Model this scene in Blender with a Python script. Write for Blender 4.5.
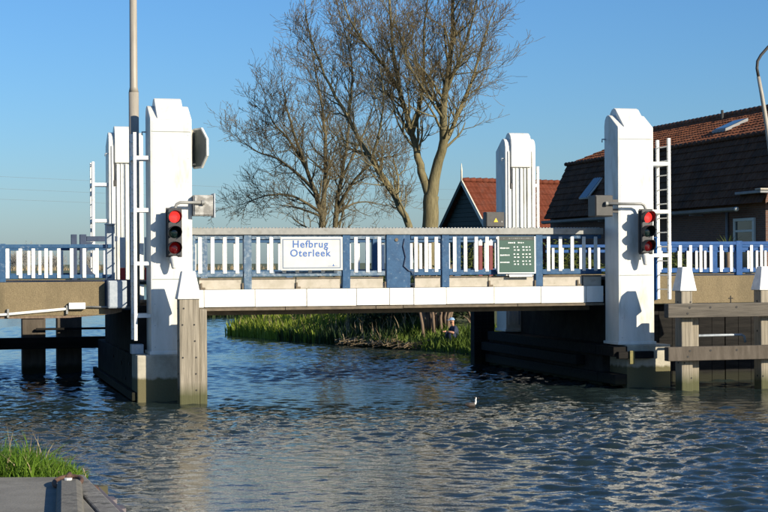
import bpy, bmesh, math, random
import numpy as np
from mathutils import Vector, Matrix
R = math.radians
for o in list(bpy.data.objects): bpy.data.objects.remove(o)
scene = bpy.context.scene
col = scene.collection

# ------------------------------------------------------------------ camera, sky, sun, exposure
TH = R(15.5)                      # the bridge runs 15.5 degrees off the picture plane
CT, ST = math.cos(TH), math.sin(TH)
OX, OY = -4.2273, 29.0            # near corner of the left tower
cd = bpy.data.cameras.new('camera'); cam = bpy.data.objects.new('camera', cd); col.objects.link(cam)
cd.sensor_width = 36.0; cd.lens = 75.0; cd.shift_y = 6/768; cd.clip_end = 6000; cd.clip_start = .1
cam.matrix_world = Matrix.Translation((0, 0, 2.5)) @ Matrix.Rotation(R(90), 4, 'X') @ Matrix.Rotation(-.006, 4, 'Z')
scene.camera = cam
SUN_AZ, SUN_EL = R(33), R(22)     # azimuth measured from the bridge's facade normal towards its right end
su, sv = math.sin(SUN_AZ)*math.cos(SUN_EL), -math.cos(SUN_AZ)*math.cos(SUN_EL)
SD = Vector((su*CT - sv*ST, su*ST + sv*CT, math.sin(SUN_EL)))
w = bpy.data.worlds.new('World'); scene.world = w; w.use_nodes = True
nt = w.node_tree; nt.nodes.clear()
sky = nt.nodes.new('ShaderNodeTexSky'); sky.sky_type = 'NISHITA'; sky.sun_disc = False
sky.sun_elevation = SUN_EL; sky.sun_rotation = math.atan2(SD.x, SD.y)
sky.air_density = 1.2; sky.dust_density = 0.5; sky.ozone_density = 10.0; sky.altitude = 0
bg = nt.nodes.new('ShaderNodeBackground'); bg.inputs['Strength'].default_value = .096
wo = nt.nodes.new('ShaderNodeOutputWorld')
nt.links.new(sky.outputs[0], bg.inputs[0]); nt.links.new(bg.outputs[0], wo.inputs[0])
sl = bpy.data.lights.new('sun', 'SUN'); sl.energy = 5.0; sl.angle = R(.5); sl.color = (1, .905, .73)
sun = bpy.data.objects.new('sun', sl); col.objects.link(sun); sun.location = (20, -10, 30)
sun.rotation_euler = SD.to_track_quat('Z', 'Y').to_euler()
vs = scene.view_settings; vs.view_transform = 'Standard'; vs.look = 'None'; vs.gamma = 1; vs.exposure = 0.53

# ------------------------------------------------------------------ materials
MATS = {}
def M(name, c1, c2=None, rough=.6, scale=4, stretch=(1, 1, 1), detail=6, bump=0, bscale=None, metal=0,
      dirt=None, dscale=1.2, dlo=.5, dhi=.7, band=None, contrast=(.35, .65), emit=None, ior=None, voro=None, trans=0, spec=.5, transl=0):
    m = bpy.data.materials.new(name); m.use_nodes = True; MATS[name] = m
    n = m.node_tree.nodes; l = m.node_tree.links; p = n['Principled BSDF']
    p.inputs['Roughness'].default_value = rough; p.inputs['Metallic'].default_value = metal
    p.inputs['Specular IOR Level'].default_value = spec
    if ior: p.inputs['IOR'].default_value = ior
    if trans: p.inputs['Transmission Weight'].default_value = trans
    tc = n.new('ShaderNodeTexCoord')
    def mp(s):
        k = n.new('ShaderNodeMapping'); k.inputs['Scale'].default_value = s; l.new(tc.outputs['Object'], k.inputs[0]); return k.outputs[0]
    def noise(sc, st, d=6):
        k = n.new('ShaderNodeTexNoise'); k.inputs['Scale'].default_value = sc; k.inputs['Detail'].default_value = d; k.inputs['Roughness'].default_value = .62
        l.new(mp(st), k.inputs['Vector']); return k.outputs['Fac']
    def ramp(f, a, b, lo, hi):
        k = n.new('ShaderNodeValToRGB'); e = k.color_ramp.elements
        e[0].position = lo; e[1].position = hi; e[0].color = (*a, 1); e[1].color = (*b, 1); l.new(f, k.inputs[0]); return k.outputs[0]
    def mix(f, a, b):
        k = n.new('ShaderNodeMix'); k.data_type = 'RGBA'; l.new(f, k.inputs[0])
        for s, i in ((a, 6), (b, 7)):
            if isinstance(s, tuple): k.inputs[i].default_value = (*s, 1)
            else: l.new(s, k.inputs[i])
        return k.outputs[2]
    c = c1
    if c2 is not None:
        if voro:
            k = n.new('ShaderNodeTexVoronoi'); k.inputs['Scale'].default_value = voro; l.new(mp((1, 1, 1)), k.inputs['Vector'])
            sp = n.new('ShaderNodeSeparateColor'); l.new(k.outputs['Color'], sp.inputs[0])
            c = ramp(sp.outputs[0], c1, c2, .1, .9)
        else:
            c = ramp(noise(scale, stretch, detail), c1, c2, *contrast)
    if dirt:
        c = mix(ramp(noise(dscale, stretch, 8), (0, 0, 0), (1, 1, 1), dlo, dhi), c, dirt)
    if band:   # water-line stain: (height, softness, colour), with an uneven edge
        g = n.new('ShaderNodeNewGeometry'); s = n.new('ShaderNodeSeparateXYZ'); l.new(g.outputs['Position'], s.inputs[0])
        a = n.new('ShaderNodeMath'); a.operation = 'MULTIPLY_ADD'; l.new(noise(7, (1, 1, .3)), a.inputs[0]); a.inputs[1].default_value = -.14; l.new(s.outputs[2], a.inputs[2])
        h, soft, bc = band
        mr = n.new('ShaderNodeMapRange'); l.new(a.outputs[0], mr.inputs[0]); mr.inputs[1].default_value = h-.07; mr.inputs[2].default_value = h-.07-soft
        c = mix(mr.outputs[0], c, bc)
    if isinstance(c, tuple): p.inputs['Base Color'].default_value = (*c, 1)
    else: l.new(c, p.inputs['Base Color'])
    if bump:
        b = n.new('ShaderNodeBump'); b.inputs['Strength'].default_value = bump; b.inputs['Distance'].default_value = .02
        l.new(noise(bscale or scale*3, stretch, 8), b.inputs['Height']); l.new(b.outputs[0], p.inputs['Normal'])
    if transl:
        tr = n.new('ShaderNodeBsdfTranslucent'); mx = n.new('ShaderNodeMixShader'); mx.inputs[0].default_value = transl
        if isinstance(c, tuple): tr.inputs[0].default_value = (*c, 1)
        else: l.new(c, tr.inputs[0])
        out = n['Material Output']; l.new(p.outputs[0], mx.inputs[1]); l.new(tr.outputs[0], mx.inputs[2]); l.new(mx.outputs[0], out.inputs[0])
    if emit:
        p.inputs['Emission Color'].default_value = (*emit[0], 1); p.inputs['Emission Strength'].default_value = emit[1]
    return m
M('white_paint', (.72, .71, .66), (.60, .59, .53), .42, 3, (1, 1, .3), dirt=(.36, .32, .24), dscale=3.4, dlo=.54, dhi=.80, bump=.04, bscale=9)
M('white_bar', (.78, .77, .73), (.68, .66, .61), .5, 14, dirt=(.36, .33, .28), dscale=9, dlo=.6, dhi=.78)
M('white_cap', (.76, .76, .74), (.62, .62, .60), .6, 9, dirt=(.35, .35, .33), dscale=6, dlo=.58, dhi=.8, bump=.2)
M('blue_paint', (.016, .062, .140), (.028, .09, .185), .55, 10, spec=.3, dirt=(.20, .26, .32), dscale=12, dlo=.58, dhi=.78, bump=.15)
M('blue_worn', (.045, .095, .16), (.08, .14, .21), .55, 12, dirt=(.27, .31, .34), dscale=14, dlo=.48, dhi=.72, bump=.2)
M('blue_dark', (.018, .035, .075), (.03, .05, .10), .5, 8)
M('blue_clean', (.006, .055, .19), (.010, .075, .235), .55, 8, spec=.25, dirt=(.12, .2, .32), dscale=18, dlo=.64, dhi=.76)
M('galvanised', (.21, .21, .195), (.28, .275, .255), .5, 12, metal=.15, dirt=(.15, .145, .125), dscale=6, dlo=.55, dhi=.75)
M('steel_grey', (.30, .34, .38), (.40, .43, .46), .5, 16, metal=.1, dirt=(.2, .2, .2), dscale=5, dlo=.6, dhi=.8)
M('pole_grey', (.28, .25, .20), (.35, .31, .25), .5, 8, (1, 1, .2))
M('rust_flange', (.17, .13, .085), (.10, .08, .055), .8, 8, bump=.2)
M('kerb_tan', (.36, .32, .25), (.45, .40, .33), .7, 6, dirt=(.22, .19, .14), dscale=5, dlo=.56, dhi=.76)
M('aggregate', (.15, .112, .06), (.24, .185, .102), .9, 40, voro=140, dirt=(.105, .082, .045), dscale=2.0, stretch=(1, 1, .35), dlo=.46, dhi=.78, bump=.5, bscale=60)
M('concrete', (.36, .33, .26), (.46, .42, .33), .9, 6, dirt=(.24, .215, .155), dscale=2, dlo=.5, dhi=.75, bump=.25, bscale=30, band=(.44, .05, (.12, .105, .05)))
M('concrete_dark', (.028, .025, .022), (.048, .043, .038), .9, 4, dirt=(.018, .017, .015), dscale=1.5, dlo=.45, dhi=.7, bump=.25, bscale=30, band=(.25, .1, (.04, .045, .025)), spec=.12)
M('timber', (.17, .145, .105), (.34, .295, .225), .85, 5, (5, 5, .22), bump=.5, bscale=14, dirt=(.10, .085, .06), dscale=3, dlo=.55, dhi=.75, band=(.40, .25, (.075, .075, .03)))
M('pile_brown', (.075, .062, .048), (.12, .10, .08), .9, 4, (2, 2, .4), bump=.3, bscale=20, band=(.25, .12, (.03, .03, .018)), spec=.2)
M('white_fascia', (.80, .79, .74), (.72, .70, .64), .45, 4, (1, 1, .3), dirt=(.42, .37, .27), dscale=3.2, dlo=.58, dhi=.82, bump=.06, bscale=9)
M('timber_beam', (.075, .064, .05), (.13, .112, .088), .85, 5, (.3, 5, 5), bump=.5, bscale=14, dirt=(.05, .045, .035), dscale=3, dlo=.5, dhi=.75)
M('timber_tar_shade', (.008, .0075, .007), (.02, .018, .016), .8, 5, (.3, 3, 3), bump=.4, bscale=14, band=(.22, .1, (.022, .022, .014)), spec=.12)  # black timber; on the abutment the black stands in for shade
M('bolt_dark', (.02, .018, .016), None, .7)
M('end_grain_lit', (.22, .19, .06), (.15, .13, .05), .8, 10)
M('black_housing', (.018, .018, .02), (.03, .03, .033), .5, 10)
M('dark_box', (.035, .033, .03), (.055, .05, .045), .55, 8)
M('grey_box', (.42, .41, .38), (.20, .19, .17), .6, 7, contrast=(.42, .56))
M('lens_red_lit', (.45, .02, .02), None, .25, emit=((1, .05, .04), .75))
M('lens_red_dim', (.055, .003, .004), None, .2, emit=((1, .02, .02), .03))
M('lens_green', (.004, .012, .011), None, .15)
M('sign_white', (.60, .59, .54), (.54, .53, .48), .5, 5)
M('sign_blue', (.05, .13, .36), None, .5)
M('sign_rim', (.16, .20, .27), None, .5)
M('board_green', (.007, .056, .038), (.010, .066, .045), .5, 5)
M('board_black', (.03, .035, .03), None, .5)
M('print_white', (.74, .74, .70), None, .5)
M('print_grey', (.25, .27, .25), None, .5)
M('sign_back', (.085, .10, .098), (.11, .125, .12), .55, 5)
M('marker_red', (.17, .010, .010), (.13, .008, .008), .5, 6)
M('barrier_red', (.55, .03, .025), None, .5)
M('warning_yellow', (.75, .5, .02), None, .5)
M('asphalt', (.045, .045, .045), (.06, .06, .058), .95, 20, bump=.2)
M('quay_concrete', (.165, .152, .125), (.225, .21, .175), .95, 3, dirt=(.12, .11, .09), dscale=1.6, dlo=.5, dhi=.7, bump=.35, bscale=45)
M('quay_cap', (.15, .14, .12), (.24, .225, .19), .9, 7, dirt=(.08, .075, .06), dscale=9, dlo=.5, dhi=.62, bump=.5, bscale=40)
M('mooring_block', (.13, .118, .095), (.19, .175, .14), .9, 9, dirt=(.10, .09, .07), dscale=8, dlo=.5, dhi=.65, bump=.5, bscale=40)
M('sheet_steel', (.10, .085, .09), (.15, .125, .125), .7, 9, bump=.2)
M('rust', (.07, .036, .024), (.13, .068, .042), .85, 22, bump=.4)
M('grass', (.08, .165, .014), (.175, .28, .03), .55, 1.1, detail=3, contrast=(.3, .7), transl=.4, spec=.25)
M('reed_green', (.19, .27, .022), (.34, .40, .06), .6, .8, detail=3, contrast=(.3, .7), transl=.4, spec=.25)
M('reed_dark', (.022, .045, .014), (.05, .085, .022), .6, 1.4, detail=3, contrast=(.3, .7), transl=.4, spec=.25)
M('bank_green', (.075, .13, .018), (.17, .23, .04), .6, 1.0, detail=3, contrast=(.3, .7), transl=.4, spec=.25)  # mid green with the shade on the bank put into the colour
M('reed_dry', (.21, .15, .08), (.34, .26, .15), .8, 2)
M('shrub_dark', (.018, .034, .011), (.045, .07, .02), .65, 1.5, detail=3, transl=.4, spec=.25)
M('shrub_olive', (.05, .07, .018), (.11, .13, .03), .65, 1.5, detail=3, transl=.4, spec=.25)
M('flower_yellow', (.55, .42, .03), (.45, .36, .05), .6, 3)
M('stem_brown', (.13, .085, .055), (.21, .15, .10), .85, 4, (4, 4, .4), bump=.4)
M('bark', (.125, .105, .055), (.22, .185, .10), .9, 6, (3, 3, .5), bump=.6, bscale=14, spec=.12)
M('bark_dark', (.09, .077, .045), (.15, .125, .075), .9, 6, (3, 3, .5), bump=.6, bscale=14, spec=.12)
M('twig', (.125, .092, .046), (.19, .145, .078), .85, 3, spec=.12)
M('twig_grey', (.16, .15, .13), (.22, .20, .17), .9, .2)
M('soil', (.055, .05, .025), (.10, .085, .045), .95, .8, bump=.3)
M('land', (.05, .075, .022), (.10, .11, .045), .95, .06, bump=.1)
M('tile_red', (.105, .028, .014), (.16, .045, .024), .8, 3, dirt=(.12, .05, .035), dscale=2, dlo=.5, dhi=.75, bump=.15, spec=.12)
M('tile_orange', (.17, .062, .028), (.25, .095, .046), .8, 3, dirt=(.14, .075, .05), dscale=1.2, dlo=.5, dhi=.75, bump=.15, spec=.12)
M('tile_dark', (.085, .042, .025), (.14, .074, .044), .9, 3, dirt=(.045, .034, .026), dscale=1.2, dlo=.5, dhi=.75, spec=.12)
M('green_board', (.010, .022, .016), (.016, .032, .023), .6, 3, (.4, 1, 6))
M('barge_white', (.62, .59, .48), (.55, .52, .42), .6, 5)
M('frame_white', (.55, .56, .52), None, .5)
M('glass', (.02, .025, .03), None, .06, ior=1.5)
M('zinc', (.16, .165, .17), (.22, .225, .23), .5, 3)
def brick_mat(name, a, b, mo):
    m = bpy.data.materials.new(name); m.use_nodes = True; MATS[name] = m
    n = m.node_tree.nodes; l = m.node_tree.links; p = n['Principled BSDF']; p.inputs['Roughness'].default_value = .9
    tc = n.new('ShaderNodeTexCoord'); sx = n.new('ShaderNodeSeparateXYZ'); l.new(tc.outputs['Object'], sx.inputs[0])
    ad = n.new('ShaderNodeMath'); l.new(sx.outputs[0], ad.inputs[0]); l.new(sx.outputs[1], ad.inputs[1])
    cb = n.new('ShaderNodeCombineXYZ'); l.new(ad.outputs[0], cb.inputs[0]); l.new(sx.outputs[2], cb.inputs[1])
    br = n.new('ShaderNodeTexBrick'); l.new(cb.outputs[0], br.inputs[0]); br.inputs['Scale'].default_value = 1
    br.inputs['Brick Width'].default_value = .22; br.inputs['Row Height'].default_value = .065; br.inputs['Mortar Size'].default_value = .007
    for i, cc in ((1, a), (2, b), (3, mo)): br.inputs[i].default_value = (*cc, 1)
    l.new(br.outputs[0], p.inputs['Base Color'])
brick_mat('brick', (.16, .075, .045), (.11, .052, .034), (.14, .12, .10))  # dark brick: the eave's shade is put into the colour

# ------------------------------------------------------------------ helpers
class Thing:
    def __init__(s, o, org): s.o, s.org = o, Vector(org)
def bw(u, v, z=0): return Vector((OX + u*CT - v*ST, OY + u*ST + v*CT, z))
def tag(o, label=None, cat=None, group=None, kind=None):
    if label: o['label'] = label
    if cat: o['category'] = cat
    if group: o['group'] = group
    if kind: o['kind'] = kind
def thing(name, label, cat, org, frame='B', group=None, rot=0):
    """an Empty at a thing's base; parts are written in the frame's own coordinates (B: along / across the bridge, W: world)"""
    e = bpy.data.objects.new(name, None); col.objects.link(e); e.empty_display_size = .2
    if frame == 'B': e.location = bw(*org); e.rotation_euler = (0, 0, TH + rot)
    else: e.location = org; e.rotation_euler = (0, 0, rot)
    tag(e, label, cat, group)
    return Thing(e, org)
class MB:
    def __init__(s): s.v, s.f, s.m = [], [], []
    def add(s, vs, fs, mi=0):
        k = len(s.v); s.v += [tuple(p) for p in vs]; s.f += [tuple(k+i for i in f) for f in fs]; s.m += [mi]*len(fs); return s
    def box(s, a, b, mi=0):
        (x0, y0, z0), (x1, y1, z1) = a, b
        return s.add([(x0, y0, z0), (x1, y0, z0), (x1, y1, z0), (x0, y1, z0), (x0, y0, z1), (x1, y0, z1), (x1, y1, z1), (x0, y1, z1)],
                     [(0, 3, 2, 1), (4, 5, 6, 7), (0, 1, 5, 4), (1, 2, 6, 5), (2, 3, 7, 6), (3, 0, 4, 7)], mi)
    def frustum(s, a, b, ta, tb, mi=0):
        (x0, y0, z0), (x1, y1, z1) = a, b
        return s.add([(x0, y0, z0), (x1, y0, z0), (x1, y1, z0), (x0, y1, z0), (ta[0], ta[1], z1), (tb[0], ta[1], z1), (tb[0], tb[1], z1), (ta[0], tb[1], z1)],
                     [(0, 3, 2, 1), (4, 5, 6, 7), (0, 1, 5, 4), (1, 2, 6, 5), (2, 3, 7, 6), (3, 0, 4, 7)], mi)
    def prism(s, prof, axis, lo, hi, mi=0):
        """prof: 2-D polygon; axis 0 extrudes (y,z) along x, 1 extrudes (x,z) along y, 2 extrudes (x,y) along z"""
        def pt(q, t): return (t, q[0], q[1]) if axis == 0 else (q[0], t, q[1]) if axis == 1 else (q[0], q[1], t)
        n = len(prof); vs = [pt(q, lo) for q in prof] + [pt(q, hi) for q in prof]
        return s.add(vs, [tuple(range(n)), tuple(range(2*n-1, n-1, -1))] + [(i, i+n, (i+1) % n+n, (i+1) % n) for i in range(n)], mi)
    def tube(s, pts, r, n=8, mi=0, cap=True):
        pts = [Vector(p) for p in pts]; rs = r if isinstance(r, (list, tuple)) else [r]*len(pts)
        vs, fs = [], []; up = None
        for i, p in enumerate(pts):
            t = (pts[min(i+1, len(pts)-1)] - pts[max(i-1, 0)]).normalized()
            if up is None:
                up = t.orthogonal().normalized()
            up = (up - t*up.dot(t))
            up = up.normalized() if up.length > 1e-6 else t.orthogonal().normalized()
            bi = t.cross(up)
            for k in range(n):
                a = 2*math.pi*k/n; vs.append(p + (up*math.cos(a) + bi*math.sin(a))*rs[i])
        for i in range(len(pts)-1):
            for k in range(n): fs.append((i*n+k, i*n+(k+1) % n, (i+1)*n+(k+1) % n, (i+1)*n+k))
        if cap and n > 2: fs += [tuple(range(n-1, -1, -1)), tuple((len(pts)-1)*n+k for k in range(n))]
        return s.add(vs, fs, mi)
    def cyl(s, a, b, r, n=12, mi=0): return s.tube([a, b], r, n, mi)
    def build(s, name, mats, parent=None, bevel=0, smooth=False, org=None, fix=True):
        T = parent if isinstance(parent, Thing) else None
        og = org if org is not None else (T.org if T else Vector((0, 0, 0)))
        me = bpy.data.meshes.new(name); me.from_pydata([(p[0]-og[0], p[1]-og[1], p[2]-og[2]) for p in s.v], [], s.f)
        ml = mats if isinstance(mats, (list, tuple)) else [mats]
        for q in ml: me.materials.append(MATS[q])
        if len(ml) > 1: me.polygons.foreach_set('material_index', s.m)
        if fix:
            b = bmesh.new(); b.from_mesh(me); bmesh.ops.recalc_face_normals(b, faces=b.faces); b.to_mesh(me); b.free()
        if smooth: me.polygons.foreach_set('use_smooth', [True]*len(me.polygons))
        me.update()
        o = bpy.data.objects.new(name, me); col.objects.link(o)
        if T: o.parent = T.o
        elif parent is not None: o.parent = parent
        if bevel:
            q = o.modifiers.new('bevel', 'BEVEL'); q.width = bevel; q.segments = 2; q.limit_method = 'ANGLE'; q.angle_limit = R(40)
        return o
def box(name, mat, parent, a, b, bevel=0, org=None): return MB().box(a, b).build(name, mat, parent, bevel, org=org)
def tube(name, mat, parent, pts, r, n=8, org=None, smooth=True): return MB().tube(pts, r, n).build(name, mat, parent, smooth=smooth, org=org)
def inst(src, parent, off):
    c = src.copy(); col.objects.link(c); c.parent = parent; c.location = off; return c
def copy_tree(o, parent=None):
    c = o.copy(); col.objects.link(c)
    if parent is not None: c.parent = parent
    for ch in list(o.children): copy_tree(ch, c)
    return c
def text_mesh(body, size, bold=0., spacing=1., line=1.):
    cu = bpy.data.curves.new('lettering', 'FONT'); cu.body = body; cu.size = size; cu.offset = bold; cu.space_character = spacing; cu.space_line = line
    cu.align_x = 'CENTER'; cu.resolution_u = 4
    o = bpy.data.objects.new('lettering', cu); col.objects.link(o)
    dg = bpy.context.evaluated_depsgraph_get(); me = bpy.data.meshes.new_from_object(o.evaluated_get(dg))
    bpy.data.objects.remove(o); bpy.data.curves.remove(cu); return me

# ------------------------------------------------------------------ water
def make_water():
    rng = np.random.default_rng(7)
    xs = np.concatenate([-np.geomspace(700, 15, 34)[:-1], np.arange(-15, 15.01, .055), np.geomspace(15, 700, 34)[1:]])
    ys = [-60, -30, -10, 0, 5, 8, 10, 11.5]; y = 12.5
    while y < 2500:
        ys.append(y); y += .045 if y < 24 else .045*(y/24)**1.35 if y < 90 else .27*(y/90)**2.4
    ys = np.array(ys); X, Y = np.meshgrid(xs, ys)
    dx = np.gradient(xs); dy = np.gradient(ys); sp = np.maximum(*np.meshgrid(dx, dy))
    Z = np.zeros_like(X)
    amp = np.ones_like(X)*.95                       # ruffled and calmer patches
    for i in range(9):
        a = rng.random()*6.28; L_ = rng.uniform(3, 14); amp += .17*np.sin(6.28/L_*(np.cos(a)*X+.6*np.sin(a)*Y)+rng.random()*6.28)
    for i in range(110):
        lam = .12*(7.0**(rng.random()))            # 0.12 .. 0.84 m
        a = rng.normal(R(80), R(42)); k = 2*np.pi/lam
        ph = rng.random()*6.28
        steep = .023 if lam < .28 else .025 if lam < .6 else .010
        fade = np.clip((lam/sp - 2.0)/1.5, 0, 1)
        q = k*(np.cos(a)*X + np.sin(a)*Y) + ph + 1.6*np.sin(.6*X*rng.random()+.55*Y*rng.random()+ph)
        Z += fade*steep/k*(np.sin(q) + .3*np.cos(2*q))
    Z *= np.clip(amp, .3, 1.6)
    nY, nX = X.shape
    me = bpy.data.meshes.new('water')
    idx = np.arange(nX*nY).reshape(nY, nX)
    q = np.stack([idx[:-1, :-1], idx[:-1, 1:], idx[1:, 1:], idx[1:, :-1]], -1).reshape(-1, 4)
    me.vertices.add(nX*nY); me.vertices.foreach_set('co', np.stack([X, Y, Z], -1).ravel())
    me.loops.add(q.size); me.loops.foreach_set('vertex_index', q.ravel().astype(np.int32))
    me.polygons.add(len(q)); me.polygons.foreach_set('loop_start', np.arange(0, q.size, 4, dtype=np.int32))
    me.polygons.foreach_set('use_smooth', np.ones(len(q), bool)); me.update(); me.validate()
    m = bpy.data.materials.new('water'); m.use_nodes = True; n = m.node_tree.nodes; l = m.node_tree.links; p = n['Principled BSDF']
    p.inputs['Base Color'].default_value = (.016, .026, .025, 1); p.inputs['Roughness'].default_value = .04; p.inputs['IOR'].default_value = 1.33
    tc = n.new('ShaderNodeTexCoord'); mp = n.new('ShaderNodeMapping'); mp.inputs['Scale'].default_value = (.8, 1.25, 1); l.new(tc.outputs['Object'], mp.inputs[0])
    no = n.new('ShaderNodeTexNoise'); no.inputs['Scale'].default_value = 11; no.inputs['Detail'].default_value = 3; l.new(mp.outputs[0], no.inputs['Vector'])
    b = n.new('ShaderNodeBump'); b.inputs['Strength'].default_value = .3; b.inputs['Distance'].default_value = .02
    l.new(no.outputs['Fac'], b.inputs['Height']); l.new(b.outputs[0], p.inputs['Normal'])
    me.materials.append(m)
    o = bpy.data.objects.new('water', me); col.objects.link(o); tag(o, kind='structure')
make_water()

# ------------------------------------------------------------------ land beyond the water
P_ = lambda u, v: tuple(bw(u, v))[:2]
SHORE = [(-5.5, 55.7), (-4.5, 54.1), (-1.7, 49.2), (.44, 46.1), (2.5, 43.4), P_(9.6, 8.6), P_(10.4, 4), P_(11.5, 1.4), P_(30, 1.2), (60, 38), (900, 30), (900, 2400), (-1400, 2400), (-1400, 340),
         (-90, 290), (-22, 170), (-8.5, 110), (-7.5, 79), (-4.6, 74), (-4.0, 62), (-5.0, 57.0)]
def sdist(X, Y, poly):
    ins = np.zeros(X.shape, bool); d = np.full(X.shape, 1e9); n = len(poly)
    for i in range(n):
        (x0, y0), (x1, y1) = poly[i], poly[(i+1) % n]
        c = ((y0 > Y) != (y1 > Y)); ins ^= c & (X < (x1-x0)*(Y-y0)/((y1-y0) if y1 != y0 else 1e-9)+x0)
        L = (x1-x0)**2+(y1-y0)**2; t = np.clip(((X-x0)*(x1-x0)+(Y-y0)*(y1-y0))/L, 0, 1)
        d = np.minimum(d, np.hypot(X-x0-t*(x1-x0), Y-y0-t*(y1-y0)))
    return np.where(ins, d, -d)
def bank_z(X, Y):
    X = np.asarray(X, float); Y = np.asarray(Y, float); d = sdist(X, Y, SHORE)
    return np.clip(d*.42+.03, -1.2, .75) + np.clip((d-1.8)*.10, 0, .55) + .06*np.sin(X*1.7+Y)*np.sin(Y*1.3-.6*X)
def gz(x, y): return float(bank_z(np.array([x]), np.array([y]))[0])
def make_land():
    xs = np.concatenate([-np.geomspace(1500, 16, 30)[:-1], np.arange(-16, 24.1, .5), np.geomspace(24, 1200, 30)[1:]])
    ys = np.concatenate([np.arange(24, 84, .5), np.geomspace(84, 2400, 50)])
    X, Y = np.meshgrid(xs, ys); Z = bank_z(X, Y); nY, nX = X.shape
    idx = np.arange(nX*nY).reshape(nY, nX)
    q = np.stack([idx[:-1, :-1], idx[:-1, 1:], idx[1:, 1:], idx[1:, :-1]], -1).reshape(-1, 4)
    me = bpy.data.meshes.new('bank'); me.from_pydata(np.stack([X, Y, Z], -1).reshape(-1, 3).tolist(), [], q.tolist())
    me.polygons.foreach_set('use_smooth', [True]*len(q)); me.materials.append(MATS['land'])
    o = bpy.data.objects.new('bank', me); col.objects.link(o); tag(o, kind='structure')
make_land()

# ------------------------------------------------------------------ the four lift towers
TW, TD = .76, .67
def lift_tower(u0, vo, sgn, label, plain):
    """vo: v of the outer face; sgn +1: the road lies towards +v"""
    T = thing('lift_tower', label, 'tower', (u0+TW/2, vo+sgn*TD/2, .84), group='white towers of the lift bridge')
    V = lambda d: vo + sgn*d
    def pr(prof, a, b, name, mat, bevel=.012, parent=T):
        return MB().prism([(V(d), z) for d, z in prof], 0, a, b).build(name, mat, parent, bevel, org=T.org)
    body = pr([(0, .88), (0, 5.13), (.42, 5.39), (.50, 5.405), (.58, 5.38), (.64, 5.31), (.67, 5.2), (.67, .88)], u0, u0+TW, 'body', 'white_paint', .014)
    pr([(.0, 5.10), (.0, 5.15), (.40, 5.515), (.48, 5.545), (.58, 5.53), (.67, 5.46), (.72, 5.36), (.735, 5.25), (.735, 4.72), (.62, 4.72), (.62, 5.08)], u0+.13, u0+TW-.13, 'hood', 'white_paint', .012)
    lo, hi = sorted((V(-.03), V(TD+.03)))
    box('base_plate', 'white_paint', T, (u0-.03, lo, .84), (u0+TW+.03, hi, .90), .01)
    for a, b in ((.93, 2.20), (2.215, 4.885), (4.90, 5.095)):
        lo, hi = sorted((V(-.006), V(.02)))
        p = box('cover_panel', 'white_paint', T, (u0+.035, lo, a), (u0+TW-.035, hi, b), .003)
        mb = MB(); n = max(1, int((b-a)/.42))
        for k in range(n+1):
            for uu in (u0+.07, u0+TW-.07):
                z = a+.05+(b-a-.1)*k/n; mb.cyl((uu, V(-.010), z), (uu, V(0), z), .009, 6)
        r = mb.build('rivets', 'steel_grey', p, org=T.org); tag(r, kind='stuff')
    for a in (2.2, 4.885):
        lo, hi = sorted((V(-.002), V(.012))); box('seam', 'print_grey', T, (u0+.02, lo, a+.001), (u0+TW-.02, hi, a+.0145))
    if not plain:      # the face towards the road: guide rails, slot and a dark opening below
        for k, (a, b) in enumerate(((.06, .10), (.17, .22), (.26, .30), (.36, .40), (.46, .50), (.54, .59), (.66, .70))):
            lo, hi = sorted((V(TD-.01), V(TD+.03+.012*(k % 2)))); box('guide_rail', 'white_paint', T, (u0+a, lo, 1.0), (u0+b, hi, 4.70 if .12 < a < .6 else 5.1), .004)
        lo, hi = sorted((V(TD-.01), V(TD+.004)))
        box('slot', 'steel_grey', T, (u0+.305, lo, 1.0), (u0+.345, hi, 4.7))
        tube('conduit', 'dark_box', T, [(u0+.135, V(TD+.02), 4.72), (u0+.135, V(TD+.02), 4.25)], .012, 6)
        box('sensor', 'dark_box', T, (u0+.11, min(V(TD), V(TD+.05)), 4.22), (u0+.16, max(V(TD), V(TD+.05)), 4.34), .005)
    tube('lamp_bracket', 'steel_grey', T, [(u0+.01, V(TD-.06), 4.93), (u0-.07, V(TD-.06), 4.93), (u0-.07, V(TD-.06), 4.87)], .014, 6)
    return T
lift_tower(0, 0, 1, 'tall white lift tower nearest the camera, beside the octagonal mirror', True)
lift_tower(9.17, 0, 1, 'tall white lift tower with a dark signal box on its left side', True)
lift_tower(-.09, 7.17, -1, 'white ribbed lift tower half hidden behind the lamp post', False)
lift_tower(9.17, 7.17, -1, 'white ribbed lift tower with rounded hood in front of the red roof', False)

def ladder(u, v0, v1, z0, z1, ut, zb, label):
    T = thing('ladder', label, 'ladder', (u, (v0+v1)/2, z0), group='white ladders on the towers')
    for v in (v0, v1):
        r = box('rail', 'white_bar', T, (u-.03, v-.03, z0), (u+.03, v+.03, z1), .006)
        mb = MB(); z = z0+.14
        while z < z1-.05: mb.cyl((u-.034, v-.012, z), (u-.028, v-.012, z), .011, 6); z += .14
        tag(mb.build('rivets', 'bolt_dark', r, org=T.org), kind='stuff')
    z = z0+.2; src = None
    while z < z1-.05:
        if src is None: src = MB().cyl((u, v0, z), (u, v1, z), .013, 6).build('rung', 'white_bar', T); zz = z
        else: inst(src, T.o, (0, 0, z-zz))
        z += .285
    for zc in zb:
        mb = MB()
        for v in (v0, v1): mb.box((min(u, ut), v-.025, zc-.035), (max(u, ut), v+.025, zc+.035))
        mb.box((u-.035, v0, zc-.035), (u+.035, v1, zc+.035)).build('bracket', 'white_bar', T)
ladder(-.27, .08, .53, 1.1, 4.88, 0, (1.55, 2.5, 3.47, 4.42), 'white ladder in front of the lamp post, fixed to the nearest tower')
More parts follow.
